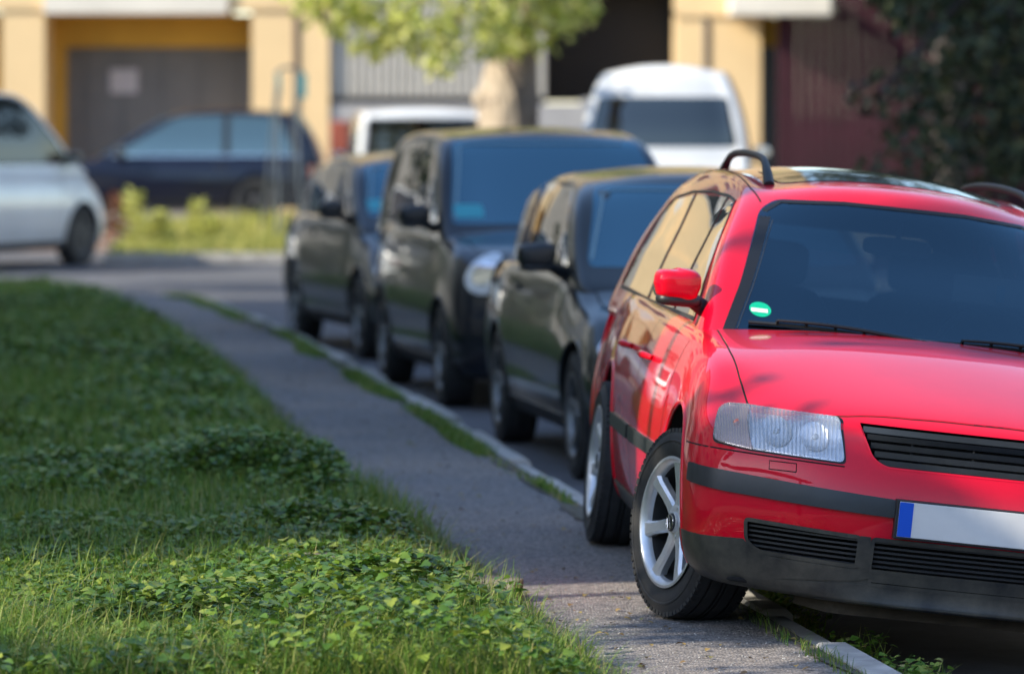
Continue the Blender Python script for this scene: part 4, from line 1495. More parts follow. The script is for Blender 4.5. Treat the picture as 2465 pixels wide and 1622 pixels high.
    dens = np.interp(y, [12, 17, 20, 23, 42], [.25, .15, .2, .9, .9]) * np.clip((vnoise(y, y * 0, .9, 33) - .30) * 3.5, .04, 1)
    sel = rng.uniform(0, 1, n) < dens
    x, y = x[sel], y[sel]; m = len(x)
    A = blades_mesh(np.stack([x, y, np.zeros(m)], 1), rdir(m), rng.uniform(.02, .07, m), np.where(y < 19, .0035, .009), rng.uniform(.1, 1.2, m))
    # weeds in the gutter below the kerb, behind and under the red car
    n = 3600
    y = rng.uniform(12.6, 18.0, n)
    kx = np.interp(y, [k[0] for k in KERB], [k[1] for k in KERB])
    cl = vnoise(y, y * 0, .35, 9)
    sel = rng.uniform(0, 1, n) < np.clip((cl - .35) * 2.2, 0, 1)
    y, kx = y[sel], kx[sel]; m = len(y)
    x = kx + .01 + rng.uniform(0, 1, m) ** 2 * .16
    B = blades_mesh(np.stack([x, y, np.full(m, ROADZ)], 1), rdir(m), rng.uniform(.05, .19, m), np.full(m, .005), rng.uniform(.2, 1.2, m))
    a_ = rng.uniform(0, 2*PI, m)
    C = leaves_mesh(np.stack([x, y, ROADZ + rng.uniform(.03, .16, m)], 1), np.stack([np.cos(a_), np.sin(a_), rng.uniform(-.2, .5, m)], 1),
                    np.stack([rng.normal(0, .4, m), rng.normal(0, .4, m), np.ones(m)], 1), rng.uniform(.015, .04, m))
    o = np_mesh('kerb_grass', [A, B, C], g_grass); tag(o, kind='stuff')
    # the far verge
    n = 6500
    x = rng.uniform(-4.83, -2.5, n); y = rng.uniform(56.5, 63.8, n)
    z = ROADZ + .10 + (y - 56.4) / 7.6 * .10
    hh = .08 + .24 * vnoise(x, y, .8, 3) * np.clip((y - 57) / 3, .2, 1)
    V = blades_mesh(np.stack([x, y, z], 1), rdir(n), hh * rng.uniform(.6, 1.3, n), np.full(n, .03), rng.uniform(.1, .8, n))
    g_far = mat('verge_blade', (.2, .25, .06), .6, trans=.4, island=[(.14, .20, .04), (.42, .42, .09), (.62, .56, .20)])
    o = np_mesh('verge_grass', [V], g_far); tag(o, kind='stuff')


def weed(name, label, px, py_top, d, m, wid=.22, group='tall weeds on the far verge'):
    t = atd(px, py_top, d)
    zb = ROADZ + .12 + (d - 56.4) / 7.6 * .10
    root = empty(name, (t.x, d, zb))
    tag(root, label, 'weed', group)
    h = t.z - zb
    MB().tube([(0, 0, 0), (.02, 0, h*.5), (0, 0, h*.95)], [.012, .01, .006], 6).build('stem', m, root, smooth=60)
    n = 80
    z = rng.uniform(.05, 1, n) * h
    r = wid * (1 - .6 * z / h) * rng.uniform(.1, 1, n)
    a = rng.uniform(0, 2*PI, n)
    P0 = np.stack([r*np.cos(a), r*np.sin(a), z], 1)
    T = np.stack([np.cos(a), np.sin(a), rng.uniform(-.2, 1.2, n)], 1)
    N = np.stack([rng.normal(0, .5, n), rng.normal(0, .5, n), np.ones(n)], 1)
    np_mesh('leaves', [leaves_mesh(P0, T, N, rng.uniform(.06, .15, n))], m, root)


def tree(name, label, base, trunk_pts, trunk_r, clusters, leaf_m, bark, lsize=(.06, .12), per=420, branches=True, cat='tree'):
    """clusters: (x,y,z,radius) in world; leaf cards spread through each lump"""
    root = empty(name, base); tag(root, label, cat)
    b = Vector(base)
    tb = MB(); tb.tube([Vector(p) - b for p in trunk_pts], trunk_r, 14)
    # fork limbs
    if branches:
        top = Vector(trunk_pts[-1])
        for i, c in enumerate(clusters):
            if i % 3: continue
            s = Vector(trunk_pts[-2]).lerp(top, random.random())
            e = Vector(c[:3]); mid = s.lerp(e, .5) + Vector((0, 0, .2))
            tb.tube([s - b, mid - b, e - b], [trunk_r[-1]*.5, trunk_r[-1]*.3, .02], 7)
    tb.build('trunk', bark, root, smooth=60)
    Ps = []; Ts = []; Ns = []; Sz = []
    for (x, y, z, r) in clusters:
        n = int(per * max(.3, (r / .6) ** 2))
        d = rng.normal(0, 1, (n, 3)); d /= np.linalg.norm(d, axis=1, keepdims=True)
        rr = r * rng.uniform(.25, 1, n) ** .6
        d[:, 2] *= .75
        P0 = np.array([x - b.x, y - b.y, z - b.z]) + d * rr[:, None]
        Ps.append(P0)
        Ts.append(d * .6 + rng.normal(0, .5, (n, 3)) + np.array([0, 0, -.35]))
        Ns.append(rng.normal(0, .6, (n, 3)) + np.array([0, 0, .7]) + d * .5)
        Sz.append(rng.uniform(lsize[0], lsize[1], n))
    np_mesh('crown', [leaves_mesh(np.concatenate(Ps), np.concatenate(Ts), np.concatenate(Ns), np.concatenate(Sz))], leaf_m, root)
    return root


def build_trees():
    bark = mat('bark', (.26, .20, .15), .9, noise=(3.5, .5), mix2=(.13, .10, .075), bump=(7, .06, 1))
    lime = mat('lime_leaf', (.2, .3, .06), .45, trans=.40, island=[(.22, .28, .04), (.42, .46, .08), (.60, .60, .16), (.76, .72, .32)])
    cl = []
    random.seed(21)
    def pc(px, py, d, r): p = atd(px, py, d); cl.append((p.x, p.y, p.z, r))
    for px, py, d, r in [(760, 10, 50.2, .42), (830, -10, 50.0, .42), (850, 70, 50.1, .34), (930, 60, 49.9, .42), (1000, 20, 49.7, .5), (960, 95, 49.9, .30), (1030, 140, 49.5, .26),
                         (1010, 95, 49.8, .30), (1090, 60, 50, .42), (1120, 20, 50.2, .45), (1180, 60, 51.8, .42), (1250, 50, 52, .45), (1310, 20, 52.3, .42), (1350, 0, 52.6, .35),
                         (1200, 0, 52, .5), (1280, -40, 52, .5), (900, 10, 50.2, .45), (1150, 100, 50.9, .24), (1230, 100, 51.9, .26), (800, 50, 50.3, .26), (720, -20, 50.4, .35), (880, 100, 50.1, .22)]:
        pc(px, py, d, r)
    for k in range(46):
        cl.append((random.gauss(.3, 1.0), 52.3 + random.gauss(0, .8), random.uniform(4.6, 7.4), random.uniform(.4, .65)))
    t0 = atd(1188, 640, 52.3)
    base = (t0.x, 52.3, -.14)
    tr = [(t0.x+.02, 52.3, -.14), (t0.x, 52.3, .6), (t0.x-.02, 52.3, 1.3), (t0.x-.03, 52.3, 1.78), (t0.x+.02, 52.3, 2.1), (t0.x+.0, 52.3, 2.8), (t0.x, 52.3, 4.2)]
    o = tree('lime_tree', 'pale green leafy tree with a thick sunlit trunk behind the parked cars', base, tr, [.40, .34, .33, .35, .29, .27, .18], cl, lime, bark, (.07, .13), 185)
    # burl on the trunk
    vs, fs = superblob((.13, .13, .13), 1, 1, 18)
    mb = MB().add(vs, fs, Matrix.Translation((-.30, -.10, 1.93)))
    pale = mat('painted_sun_bark', (.42, .34, .25), .85, noise=(4, .2), bump=(8, .04, .8))  # sunlight painted in: pale colour for the burl and the trunk's sun side
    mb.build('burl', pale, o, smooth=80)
    vs = []; fs = []; nn_ = 14
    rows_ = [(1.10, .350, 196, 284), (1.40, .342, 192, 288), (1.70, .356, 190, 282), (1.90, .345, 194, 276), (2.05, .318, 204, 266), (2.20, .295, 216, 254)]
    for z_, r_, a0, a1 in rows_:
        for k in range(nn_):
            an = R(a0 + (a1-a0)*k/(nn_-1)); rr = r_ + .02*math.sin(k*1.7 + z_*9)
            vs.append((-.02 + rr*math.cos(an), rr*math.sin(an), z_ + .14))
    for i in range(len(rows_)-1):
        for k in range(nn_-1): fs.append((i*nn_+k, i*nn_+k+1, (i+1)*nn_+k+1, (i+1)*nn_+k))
    MB().add(vs, fs).build('painted_sun_patch', pale, o, smooth=80)
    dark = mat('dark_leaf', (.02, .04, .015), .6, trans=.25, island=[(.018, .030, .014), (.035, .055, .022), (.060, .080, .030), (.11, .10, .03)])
    cl2 = []
    for k in range(95):
        px = random.uniform(2030, 2560); py = random.uniform(-260, 460)
        d = random.uniform(36.5, 39.5)
        lim = np.interp(py, [-260, 0, 60, 150, 220, 300, 400, 460], [2010, 2070, 2120, 2060, 2040, 2080, 2110, 2130])
        if px < lim: continue
        p = atd(px, py, d); cl2.append((p.x, p.y, p.z, random.uniform(.22, .45)))
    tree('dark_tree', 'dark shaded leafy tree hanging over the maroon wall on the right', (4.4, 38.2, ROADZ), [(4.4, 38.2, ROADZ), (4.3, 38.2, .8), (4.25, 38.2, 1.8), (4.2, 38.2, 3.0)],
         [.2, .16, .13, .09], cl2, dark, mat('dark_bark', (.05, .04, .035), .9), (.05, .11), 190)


# ------------------------------------------------------------------ buildings
def win_block(name, label, x, y0, y1, h, face, wallc, floors, bay, ww, wh, sill, cat='building', depth=8, off=(0, 0), wall_m=None):
    """plain apartment block; face '+x','-x' or '+y' names the side with windows"""
    root = empty(name, (0, 0, 0)); tag(root, label, cat)
    wm = mat(name + '_plaster', wallc, .85, noise=(1.3, .12))
    fm = mat('window_frame_white', (.7, .7, .68), .5); gm = mat('house_glass', (.02, .025, .03), .03, spec=1)
    def T(a, o, z):      # along, out, up
        if face == '+x': return (x + o, a, z)
        if face == '-x': return (x - o, a, z)
        return (a, x + o, z)
    def slab(mb, a0, a1, o0, o1, z0, z1):
        p, q = T(a0, o0, z0), T(a1, o1, z1)
        mb.box(min(p[0], q[0]), max(p[0], q[0]), min(p[1], q[1]), max(p[1], q[1]), z0, z1)
    w = MB(); slab(w, y0, y1, -depth, 0, -.2, h); w.build('wall', wm, root)
    r = MB(); slab(r, y0-.3, y1+.3, -depth-.3, .45, h, h+.35); r.build('roof', mat('roof_tile', (.22, .07, .04), .8), root)
    n = int((y1 - y0 - 1) / bay)
    st = (y1 - y0 - n*bay) / 2
    fl = (h - .6) / floors
    for f in range(floors):
        for k in range(n):
            a = y0 + st + (k+.5)*bay
            z0 = f*fl + sill
            m1 = MB(); slab(m1, a-ww/2-.07, a+ww/2+.07, -.02, .035, z0-.07, z0+wh+.07)
            fr = m1.build('window', fm, root)
            m2 = MB(); slab(m2, a-ww/2, a-.03, .0, .045, z0, z0+wh); slab(m2, a+.03, a+ww/2, .0, .045, z0, z0+wh); m2.build('pane', gm, fr)
    return root


def build_far_building():
    d = 71.0; S = FPX / d
    def X(px): return (px - CX) / S
    def Z(py): return CAMH - (py - HY) / S
    root = empty('garage_building', (X(900), d, .1)); tag(root, 'ochre and cream building with wide pillars, garage doors and drainpipes', 'building')
    off = Vector((X(900), d, .1))
    cream = mat('cream_plaster', (.78, .56, .30), .85, noise=(.8, .07))
    ochre = mat('ochre_plaster', (.62, .34, .05), .85, noise=(1.1, .1))
    slabm = mat('pale_concrete', (.72, .66, .56), .8, noise=(1, .08))
    doorm = mat('grey_garage_door', (.15, .14, .135), .6, noise=(1.5, .12))
    def B(name, m, x0, x1, z0, z1, y0, y1, parent=root, bevel=0):
        mb = MB().box(x0-off.x, x1-off.x, y0-off.y, y1-off.y, z0-off.z, z1-off.z)
        return mb.build(name, m, parent, bevel=bevel)
    g = .02
    top = Z(0) + 1.6
    back = d + 1.6
    # pillars
    for a, b_ in ((5, 103), (585, 682), (697, 765), (1570, 1634), (1652, 1768)):
        B('pillar', cream, X(a), X(b_), g, Z(22), d, back-.2)
    B('pillar', ochre, X(-160), X(5), g, Z(30), d+.9, back)
    # beams over the bays
    B('lintel', cream, X(-200), X(103), Z(22), top, d-.05, back)
    B('lintel', slabm, X(103), X(530), Z(32), top, d-.12, back)
    B('lintel', cream, X(530), X(765), Z(22), top, d-.05, back)
    # recess of the first garage
    B('back_wall', ochre, X(103), X(586), Z(108), Z(32), d+1.25, back+.3)
    B('back_wall', ochre, X(103), X(136), g, Z(108), d+1.25, back+.3)
    gd = B('garage_door', doorm, X(136), X(586), g, Z(108), d+1.35, back+.25)
    for k in range(5):
        B('door_rib', mat('door_rib', (.12, .113, .108), .6), X(136 + 90*k)+.28, X(136+90*k)+.30, g+.05, Z(112), d+1.335, d+1.352, gd)
    sg = B('door_notice', mat('notice_paper', (.50, .45, .46), .7, noise=(9, .1)), X(238), X(304), Z(217), Z(160), d+1.33, d+1.348, gd, .004)
    B('door_handle', M['steel'], X(350), X(366), Z(330), Z(326), d+1.31, d+1.35, gd)
    # middle bay: pale slatted door over a low grey wall
    sl = mat('slatted_door_grey', (.46, .43, .38), .8, noise=(3, .1))
    md = B('garage_door', sl, X(765), X(1268), Z(226), Z(-20), d+.12, back)
    mb = MB(); x = X(770)
    while x < X(1262):
        mb.box(x-off.x, x+.085-off.x, d+.085-off.y, d+.12-off.y, Z(224)-off.z, Z(-18)-off.z); x += .12
    mb.build('door_slats', sl, md)
    B('low_wall', mat('low_wall_dark', (.10, .095, .09), .8), X(765), X(1268), Z(242), Z(226), d+.20, back)  # dark grey band between the slatted door and the low wall
    B('low_wall', mat('low_wall_grey', (.36, .35, .35), .85, noise=(1, .1)), X(765), X(1352), g, Z(242), d+.05, back)
    B('low_wall', mat('low_wall_grey', (.36, .35, .35), .85), X(1352), X(1570), g, Z(230), d+.05, back)
    B('lintel', slabm, X(765), X(1268), Z(-20), top, d+.4, back)
    # dark open bay
    B('dark_bay', mat('dark_bay', (.018, .016, .015), .95), X(1268), X(1570), Z(236), top, d+1.3, back+.1)
    B('lintel', mat('dark_lintel', (.03, .026, .022), .9), X(1268), X(1570), Z(-30), top, d+.6, d+1.3)
    # right end
    B('lintel', cream, X(1570), X(1800), Z(38), top, d-.05, back)
    B('balcony', slabm, X(1690), X(1922), Z(40), Z(-8), d-1.1, d-.06, bevel=.03)
    B('back_wall', ochre, X(1768), X(1850), Z(108), Z(38), d+1.0, back)
    B('side_door', mat('grey_side_door', (.16, .175, .20), .7), X(1768), X(1850), g, Z(108), d+1.0, back)
    dp = mat('drainpipe_brown', (.09, .05, .04), .5)
    for px in (689, 1643):
        mb = MB().tube([(X(px)-off.x, d+.02-off.y, g-off.z), (X(px)-off.x, d+.02-off.y, top-off.z)], .052, 12)
        for z in (.8, 2.2):
            mb.lathe([(-.02, .06), (.02, .06)], 12, Matrix.Translation((X(px)-off.x, d+.02-off.y, z)) @ Matrix.Rotation(PI/2, 4, 'Y'))
        mb.build('drainpipe', dp, root, smooth=40)
    # upper storeys and the long left wing
    wingc = mat('wing_plaster', (.38, .35, .30), .85, noise=(.5, .2))
    B('upper_wall', cream, X(-160), X(1800), top, top+15, d+.1, back+5)
    B('upper_wall', wingc, X(-6500), X(-160), top, top+15, d+.1, back+5)
    B('wing_wall', wingc, X(-6500), X(-160), .02, top, d+.1, back+5)
    for f_ in range(5):
        for k in range(17):
            x = X(-6300 + 470*k)
            z0 = top + .9 + 2.9*f_
            f = B('window', mat('window_frame_white', (.7, .7, .68), .5), x, x+1.5, z0, z0+1.5, d+.06, d+.12)
            B('pane', mat('house_glass', (.02, .025, .03), .03, spec=1), x+.07, x+1.43, z0+.07, z0+1.43, d+.045, d+.065, f)
    for k in range(8):
        x = -43 + 3.9*k
        B('facade_panel', mat('grey_panel', (.16, .17, .19), .8, noise=(1, .15)) if k % 2 else mat('white_panel', (.50, .49, .46), .8), x, x+1.7, .03, top+14.5, d+.02, d+.10)
    B('roof', mat('roof_tile', (.22, .07, .04), .8), X(-6540), X(1840), top+15, top+15.4, d-.4, back+5.4)
    # maroon corrugated wall
    mr = empty('maroon_wall', ((1810-CX)/(FPX/(d-.5)), d-.5, 0)); tag(mr, 'tall dark maroon wall of upright boards beside the ochre building', 'wall')
    dd = d - .5; S2 = FPX / dd
    def X2(px): return (px - CX) / S2
    mm = mat('maroon_boards', (.034, .005, .012), .95, noise=(2, .3))
    x = X2(1808); i = 0
    mb = MB()
    while x < X2(2560):
        dx = .0 if i % 2 == 0 else .002
        mb.box(x - X2(1810)+.002, x+.138 - X2(1810), dx, dx+.03, 0, CAMH + 290/S2 + .5); x += .14; i += 1
    mb.build('boards', mm, mr)
    mb = MB()
    for x in (X2(1808), X2(2090), X2(2400)):
        mb.box(x - X2(1810), x+.1 - X2(1810), .05, .16, 0, CAMH + 250/S2 + .5)
    mb.build('wall_post', mm, mr)


def build_shade_tree():
    leaf = mat('shade_tree_leaf', (.06, .12, .02), .5, trans=.3, island=[(.04, .09, .015), (.08, .15, .025), (.14, .18, .03)])
    random.seed(31); cl = []
    for k in range(40):      # loose lower twigs, kept sparse so sun reaches the ground
        cl.append((-6.6 + random.uniform(-.7, .7), 10.2 + random.uniform(-3.2, 3.0), random.uniform(2.2, 4.1), random.uniform(.20, .38)))
    for k in range(150):     # dense crown band, shaped to shade the red car's front
        yc_ = 10.2 + random.uniform(-3.0, 3.0); lo_ = yc_ > 12.5
        cl.append((-6.6 + random.uniform(-.25, .25), yc_, random.uniform(4.7, 5.2) if lo_ else random.uniform(5.12, 5.30), random.uniform(.32, .42) if lo_ else random.uniform(.28, .34)))
    for k in range(34):
        cl.append((-6.6 + random.uniform(-.3, .3), random.uniform(13.10, 13.28), random.uniform(5.9, 8.4), random.uniform(.26, .32)))
    tree('shade_tree', 'leafy tree out of view left of the path, crown shaped to shade the red car', (-6.8, 8.0, 0), [(-6.8, 8.0, 0), (-6.8, 8.05, 2), (-6.7, 8.1, 4.6), (-6.7, 8.3, 5.4)], [.20, .17, .10, .05], cl, leaf,
         mat('shade_bark', (.10, .08, .06), .9), (.08, .14), 170, branches=False)


def build_lawn_trees():
    leaf = mat('hornbeam_leaf', (.03, .07, .02), .5, trans=.25, island=[(.015, .035, .010), (.03, .065, .018), (.05, .09, .022)])
    for i, (x, y) in enumerate(((-8.0, 24.0), (-8.1, 33.0), (-6.9, 46.9))):  # third tree is added out of view to block the silver car's reflection
        random.seed(40+i); cl = []
        for k in range(34):
            a = random.uniform(0, 2*PI); q = random.uniform(0, 1) ** .5
            cl.append((x + 1.1*q*math.cos(a), y + 1.5*q*math.sin(a), random.uniform(1.0 if i < 2 else .3, 5.2 if i < 2 else 3.4), random.uniform(.35, .6)))
        tree('lawn_tree', ('dark leafy tree by the block wall, nearest of three', 'dark leafy tree by the middle of the block wall', 'added dark leafy tree out of view, screening the silver car from reflections')[i], (x, y, 0),
             [(x, y, 0), (x, y, 1.5), (x, y, 4.5)], [.14, .11, .05], cl, leaf, mat('shade_bark', (.10, .08, .06), .9), (.10, .18), 110)['group'] = 'trees along the apartment block'


def build_wing_trees():
    leaf = mat('linden_leaf', (.05, .10, .02), .5, trans=.3, island=[(.03, .06, .015), (.06, .11, .025), (.10, .15, .03)])
    names = ('first leafy tree of the row in front of the long facade', 'second leafy tree of the row before the long facade', 'third leafy tree of the row before the long facade',
             'fourth leafy tree of the row before the long facade', 'fifth leafy tree, farthest out in the row before the long facade')
    for i in range(5):
        random.seed(60+i); cl = []; x, y = -15.5 - 5.2*i + random.uniform(-.6, .6), 62 + random.uniform(-1, 1)
        for k in range(26):
            a = random.uniform(0, 2*PI); q = random.uniform(0, 1) ** .5
            cl.append((x + 1.5*q*math.cos(a), y + 1.5*q*math.sin(a), random.uniform(1.8, 6.5), random.uniform(.5, .8)))
        tree('row_tree', names[i], (x, y, 0), [(x, y, 0), (x, y, 2), (x, y, 5)], [.16, .13, .06], cl, leaf, mat('shade_bark', (.10, .08, .06), .9), (.16, .26), 60)['group'] = 'trees in front of the long facade'


def build_backdrop_trees():
    leaf = mat('dark_leaf', (.02, .04, .015))
    names = ('tall dark tree behind the maroon wall, nearest the ochre building', 'tall dark tree in the middle behind the maroon wall', 'tall dark tree farthest right behind the maroon wall')
    for i, x in enumerate((6.5, 11.5, 17.0)):
        random.seed(80+i); cl = []
        for k in range(46):
            a = random.uniform(0, 2*PI); q = random.uniform(0, 1) ** .5
            cl.append((x + 2.6*q*math.cos(a), 70 + 2.2*q*math.sin(a), random.uniform(3.5, 15), random.uniform(.8, 1.3)))
        tree('tall_tree', names[i], (x, 70, 0), [(x, 70, 0), (x, 70, 4), (x, 70, 12)], [.3, .25, .1], cl, leaf, mat('dark_bark', (.05, .04, .035), .9), (.22, .36), 34)['group'] = 'trees behind the maroon wall'


def build_litter():
    # dead leaves and grit on the path
    n = 900
    y = rng.uniform(13.2, 40, n) ** 1.0
    y = 13.2 + (y - 13.2) ** 1.25 / (26.8 ** .25)
    l = np.interp(y, [k[0] for k in LAWN], [k[1] for k in LAWN]); r = np.interp(y, [k[0] for k in KERB], [k[1] for k in KERB]) - .12
    t = rng.beta(.45, .45, n)
    x = l + (r - l) * t
    a = rng.uniform(0, 2*PI, n)
    V = leaves_mesh(np.stack([x, y, np.full(n, .012)], 1), np.stack([np.cos(a), np.sin(a), rng.uniform(-.05, .1, n)], 1),
                    np.stack([rng.normal(0, .2, n), rng.normal(0, .2, n), np.ones(n)], 1), rng.uniform(.008, .030, n))
    o = np_mesh('dead_leaves', [V], mat('dead_leaf', (.2, .12, .04), .7, island=[(.06, .04, .02), (.20, .12, .04), (.34, .24, .07), (.12, .13, .04)])); tag(o, kind='stuff')
    # loose grit
    n = 2600
    y = rng.uniform(13.4, 19.5, n)
    l = np.interp(y, [k[0] for k in LAWN], [k[1] for k in LAWN]); r = np.interp(y, [k[0] for k in KERB], [k[1] for k in KERB]) - .12
    x = l + (r - l) * rng.beta(.6, .6, n)
    s_ = rng.uniform(.0015, .0045, n)
    oct_ = np.array([(1, 0, 0), (0, 1, 0), (-1, 0, 0), (0, -1, 0), (0, 0, 1)], float)
    V = (np.stack([x, y, np.full(n, .004)], 1)[:, None, :] + oct_[None] * s_[:, None, None]).reshape(-1, 3)
    F = (np.arange(n)[:, None, None] * 5 + np.array([[0, 1, 4], [1, 2, 4], [2, 3, 4], [3, 0, 4]])[None]).reshape(-1, 3)
    o = np_mesh('grit', [(V, F)], mat('grit_stone', (.3, .29, .27), .9, island=[(.10, .10, .10), (.42, .40, .37)])); tag(o, kind='stuff')


def build_props():
    # laundry frame on the verge
    d = 59.0; S = FPX / d
    rt = empty('carpet_frame', ((668-CX)/S, d, -.02)); tag(rt, 'thin metal drying frame with teal cloths standing on the verge', 'drying frame')
    off = Vector(((668-CX)/S, d, -.02))
    def p(px, py, dy=0):
        return Vector(((px-CX)/S, d+dy, CAMH-(py-HY)/S)) - off
    stl = mat('frame_steel', (.12, .14, .15), .45, metal=.5)
    gz = CAMH - (-.02)
    gy = HY + (CAMH+.02)*S
    MB().tube([p(648, gy, -.25), p(646, 380, -.1), p(645, 168)], .020, 8).build('post', stl, rt, smooth=50)
    MB().tube([p(600, gy, .3), p(622, 400, .15), p(645, 172)], .016, 8).build('post', stl, rt, smooth=50)
    MB().tube([p(702, gy, -.25), p(695, 380, -.1), p(690, 168)], .020, 8).build('post', stl, rt, smooth=50)
    MB().tube([p(655, gy, .3), p(672, 400, .15), p(690, 172)], .016, 8).build('post', stl, rt, smooth=50)
    MB().tube([p(640, 176), p(652, 162), p(670, 157), p(690, 160), p(704, 172)], .022, 8).build('crossbar', stl, rt, smooth=50)
    teal = mat('teal_cloth', (.06, .26, .28), .7)
    for px, w, y0, y1 in ((648, 10, 175, 225), (704, 17, 172, 228)):
        mb = MB(); a = p(px-w/2, y0, -.03); b_ = p(px+w/2, y1, .0)
        mb.box(a.x, b_.x, a.y, a.y+.03, b_.z, a.z)
        o = mb.build('hanging_cloth', teal, None, bevel=.006)
        o.location = off; tag(o, 'wider teal cloth hanging at the right of the drying frame' if px > 680 else 'narrow teal cloth hanging at the left of the drying frame', 'cloth')
    # reddish block beside the last pillar
    d = 69.0; S = FPX / d
    mb = MB().box((768-CX)/S, (812-CX)/S, d, d+.5, .1, CAMH-(282-HY)/S)
    o = mb.build('reddish_block', mat('rust_red', (.30, .07, .04), .7, noise=(3, .3)), None, bevel=.03)
    tag(o, 'rust red low block standing at the foot of the cream pillar', 'bin')
    # old concrete pieces lying in the grass edge
    old = mat('old_stone', (.24, .205, .165), .9, noise=(9, .35), bump=(40, .006, .6))
    a = at(1105, 1372, .03)
    mb = MB().box(-.125, .125, -.07, .07, -.06, .04)
    o = mb.build('loose_kerb_stone', old, None, bevel=.014); o.location = (a.x + .03, a.y - .05, .040); o.rotation_euler = (R(4), R(3), R(-14))
    tag(o, 'pale worn stone lying where the grass meets the path', 'stone')
    a = at(765, 1345, .08)
    mb = MB().box(-.14, .14, -.07, .07, -.06, .04)
    o = mb.build('loose_kerb_stone', old, None, bevel=.014); o.location = (a.x, a.y - .05, .125); o.rotation_euler = (R(6), R(2), R(4))
    tag(o, 'pale flat stone half hidden among the green leaves', 'stone')
    # brick edging seen under the silver car
    d = 60.5
    mb = MB(); x = -9
    random.seed(3)
    while x < -5.2:
        mb.box(x, x+.2, d, d+.12, -.2, .10 + random.uniform(-.01, .01)); x += .215
    o = mb.build('brick_edging', mat('brick_pink', (.40, .28, .22), .85, noise=(5, .3)), None, bevel=.01); tag(o, 'low pink brick edging beyond the silver car', 'edging')


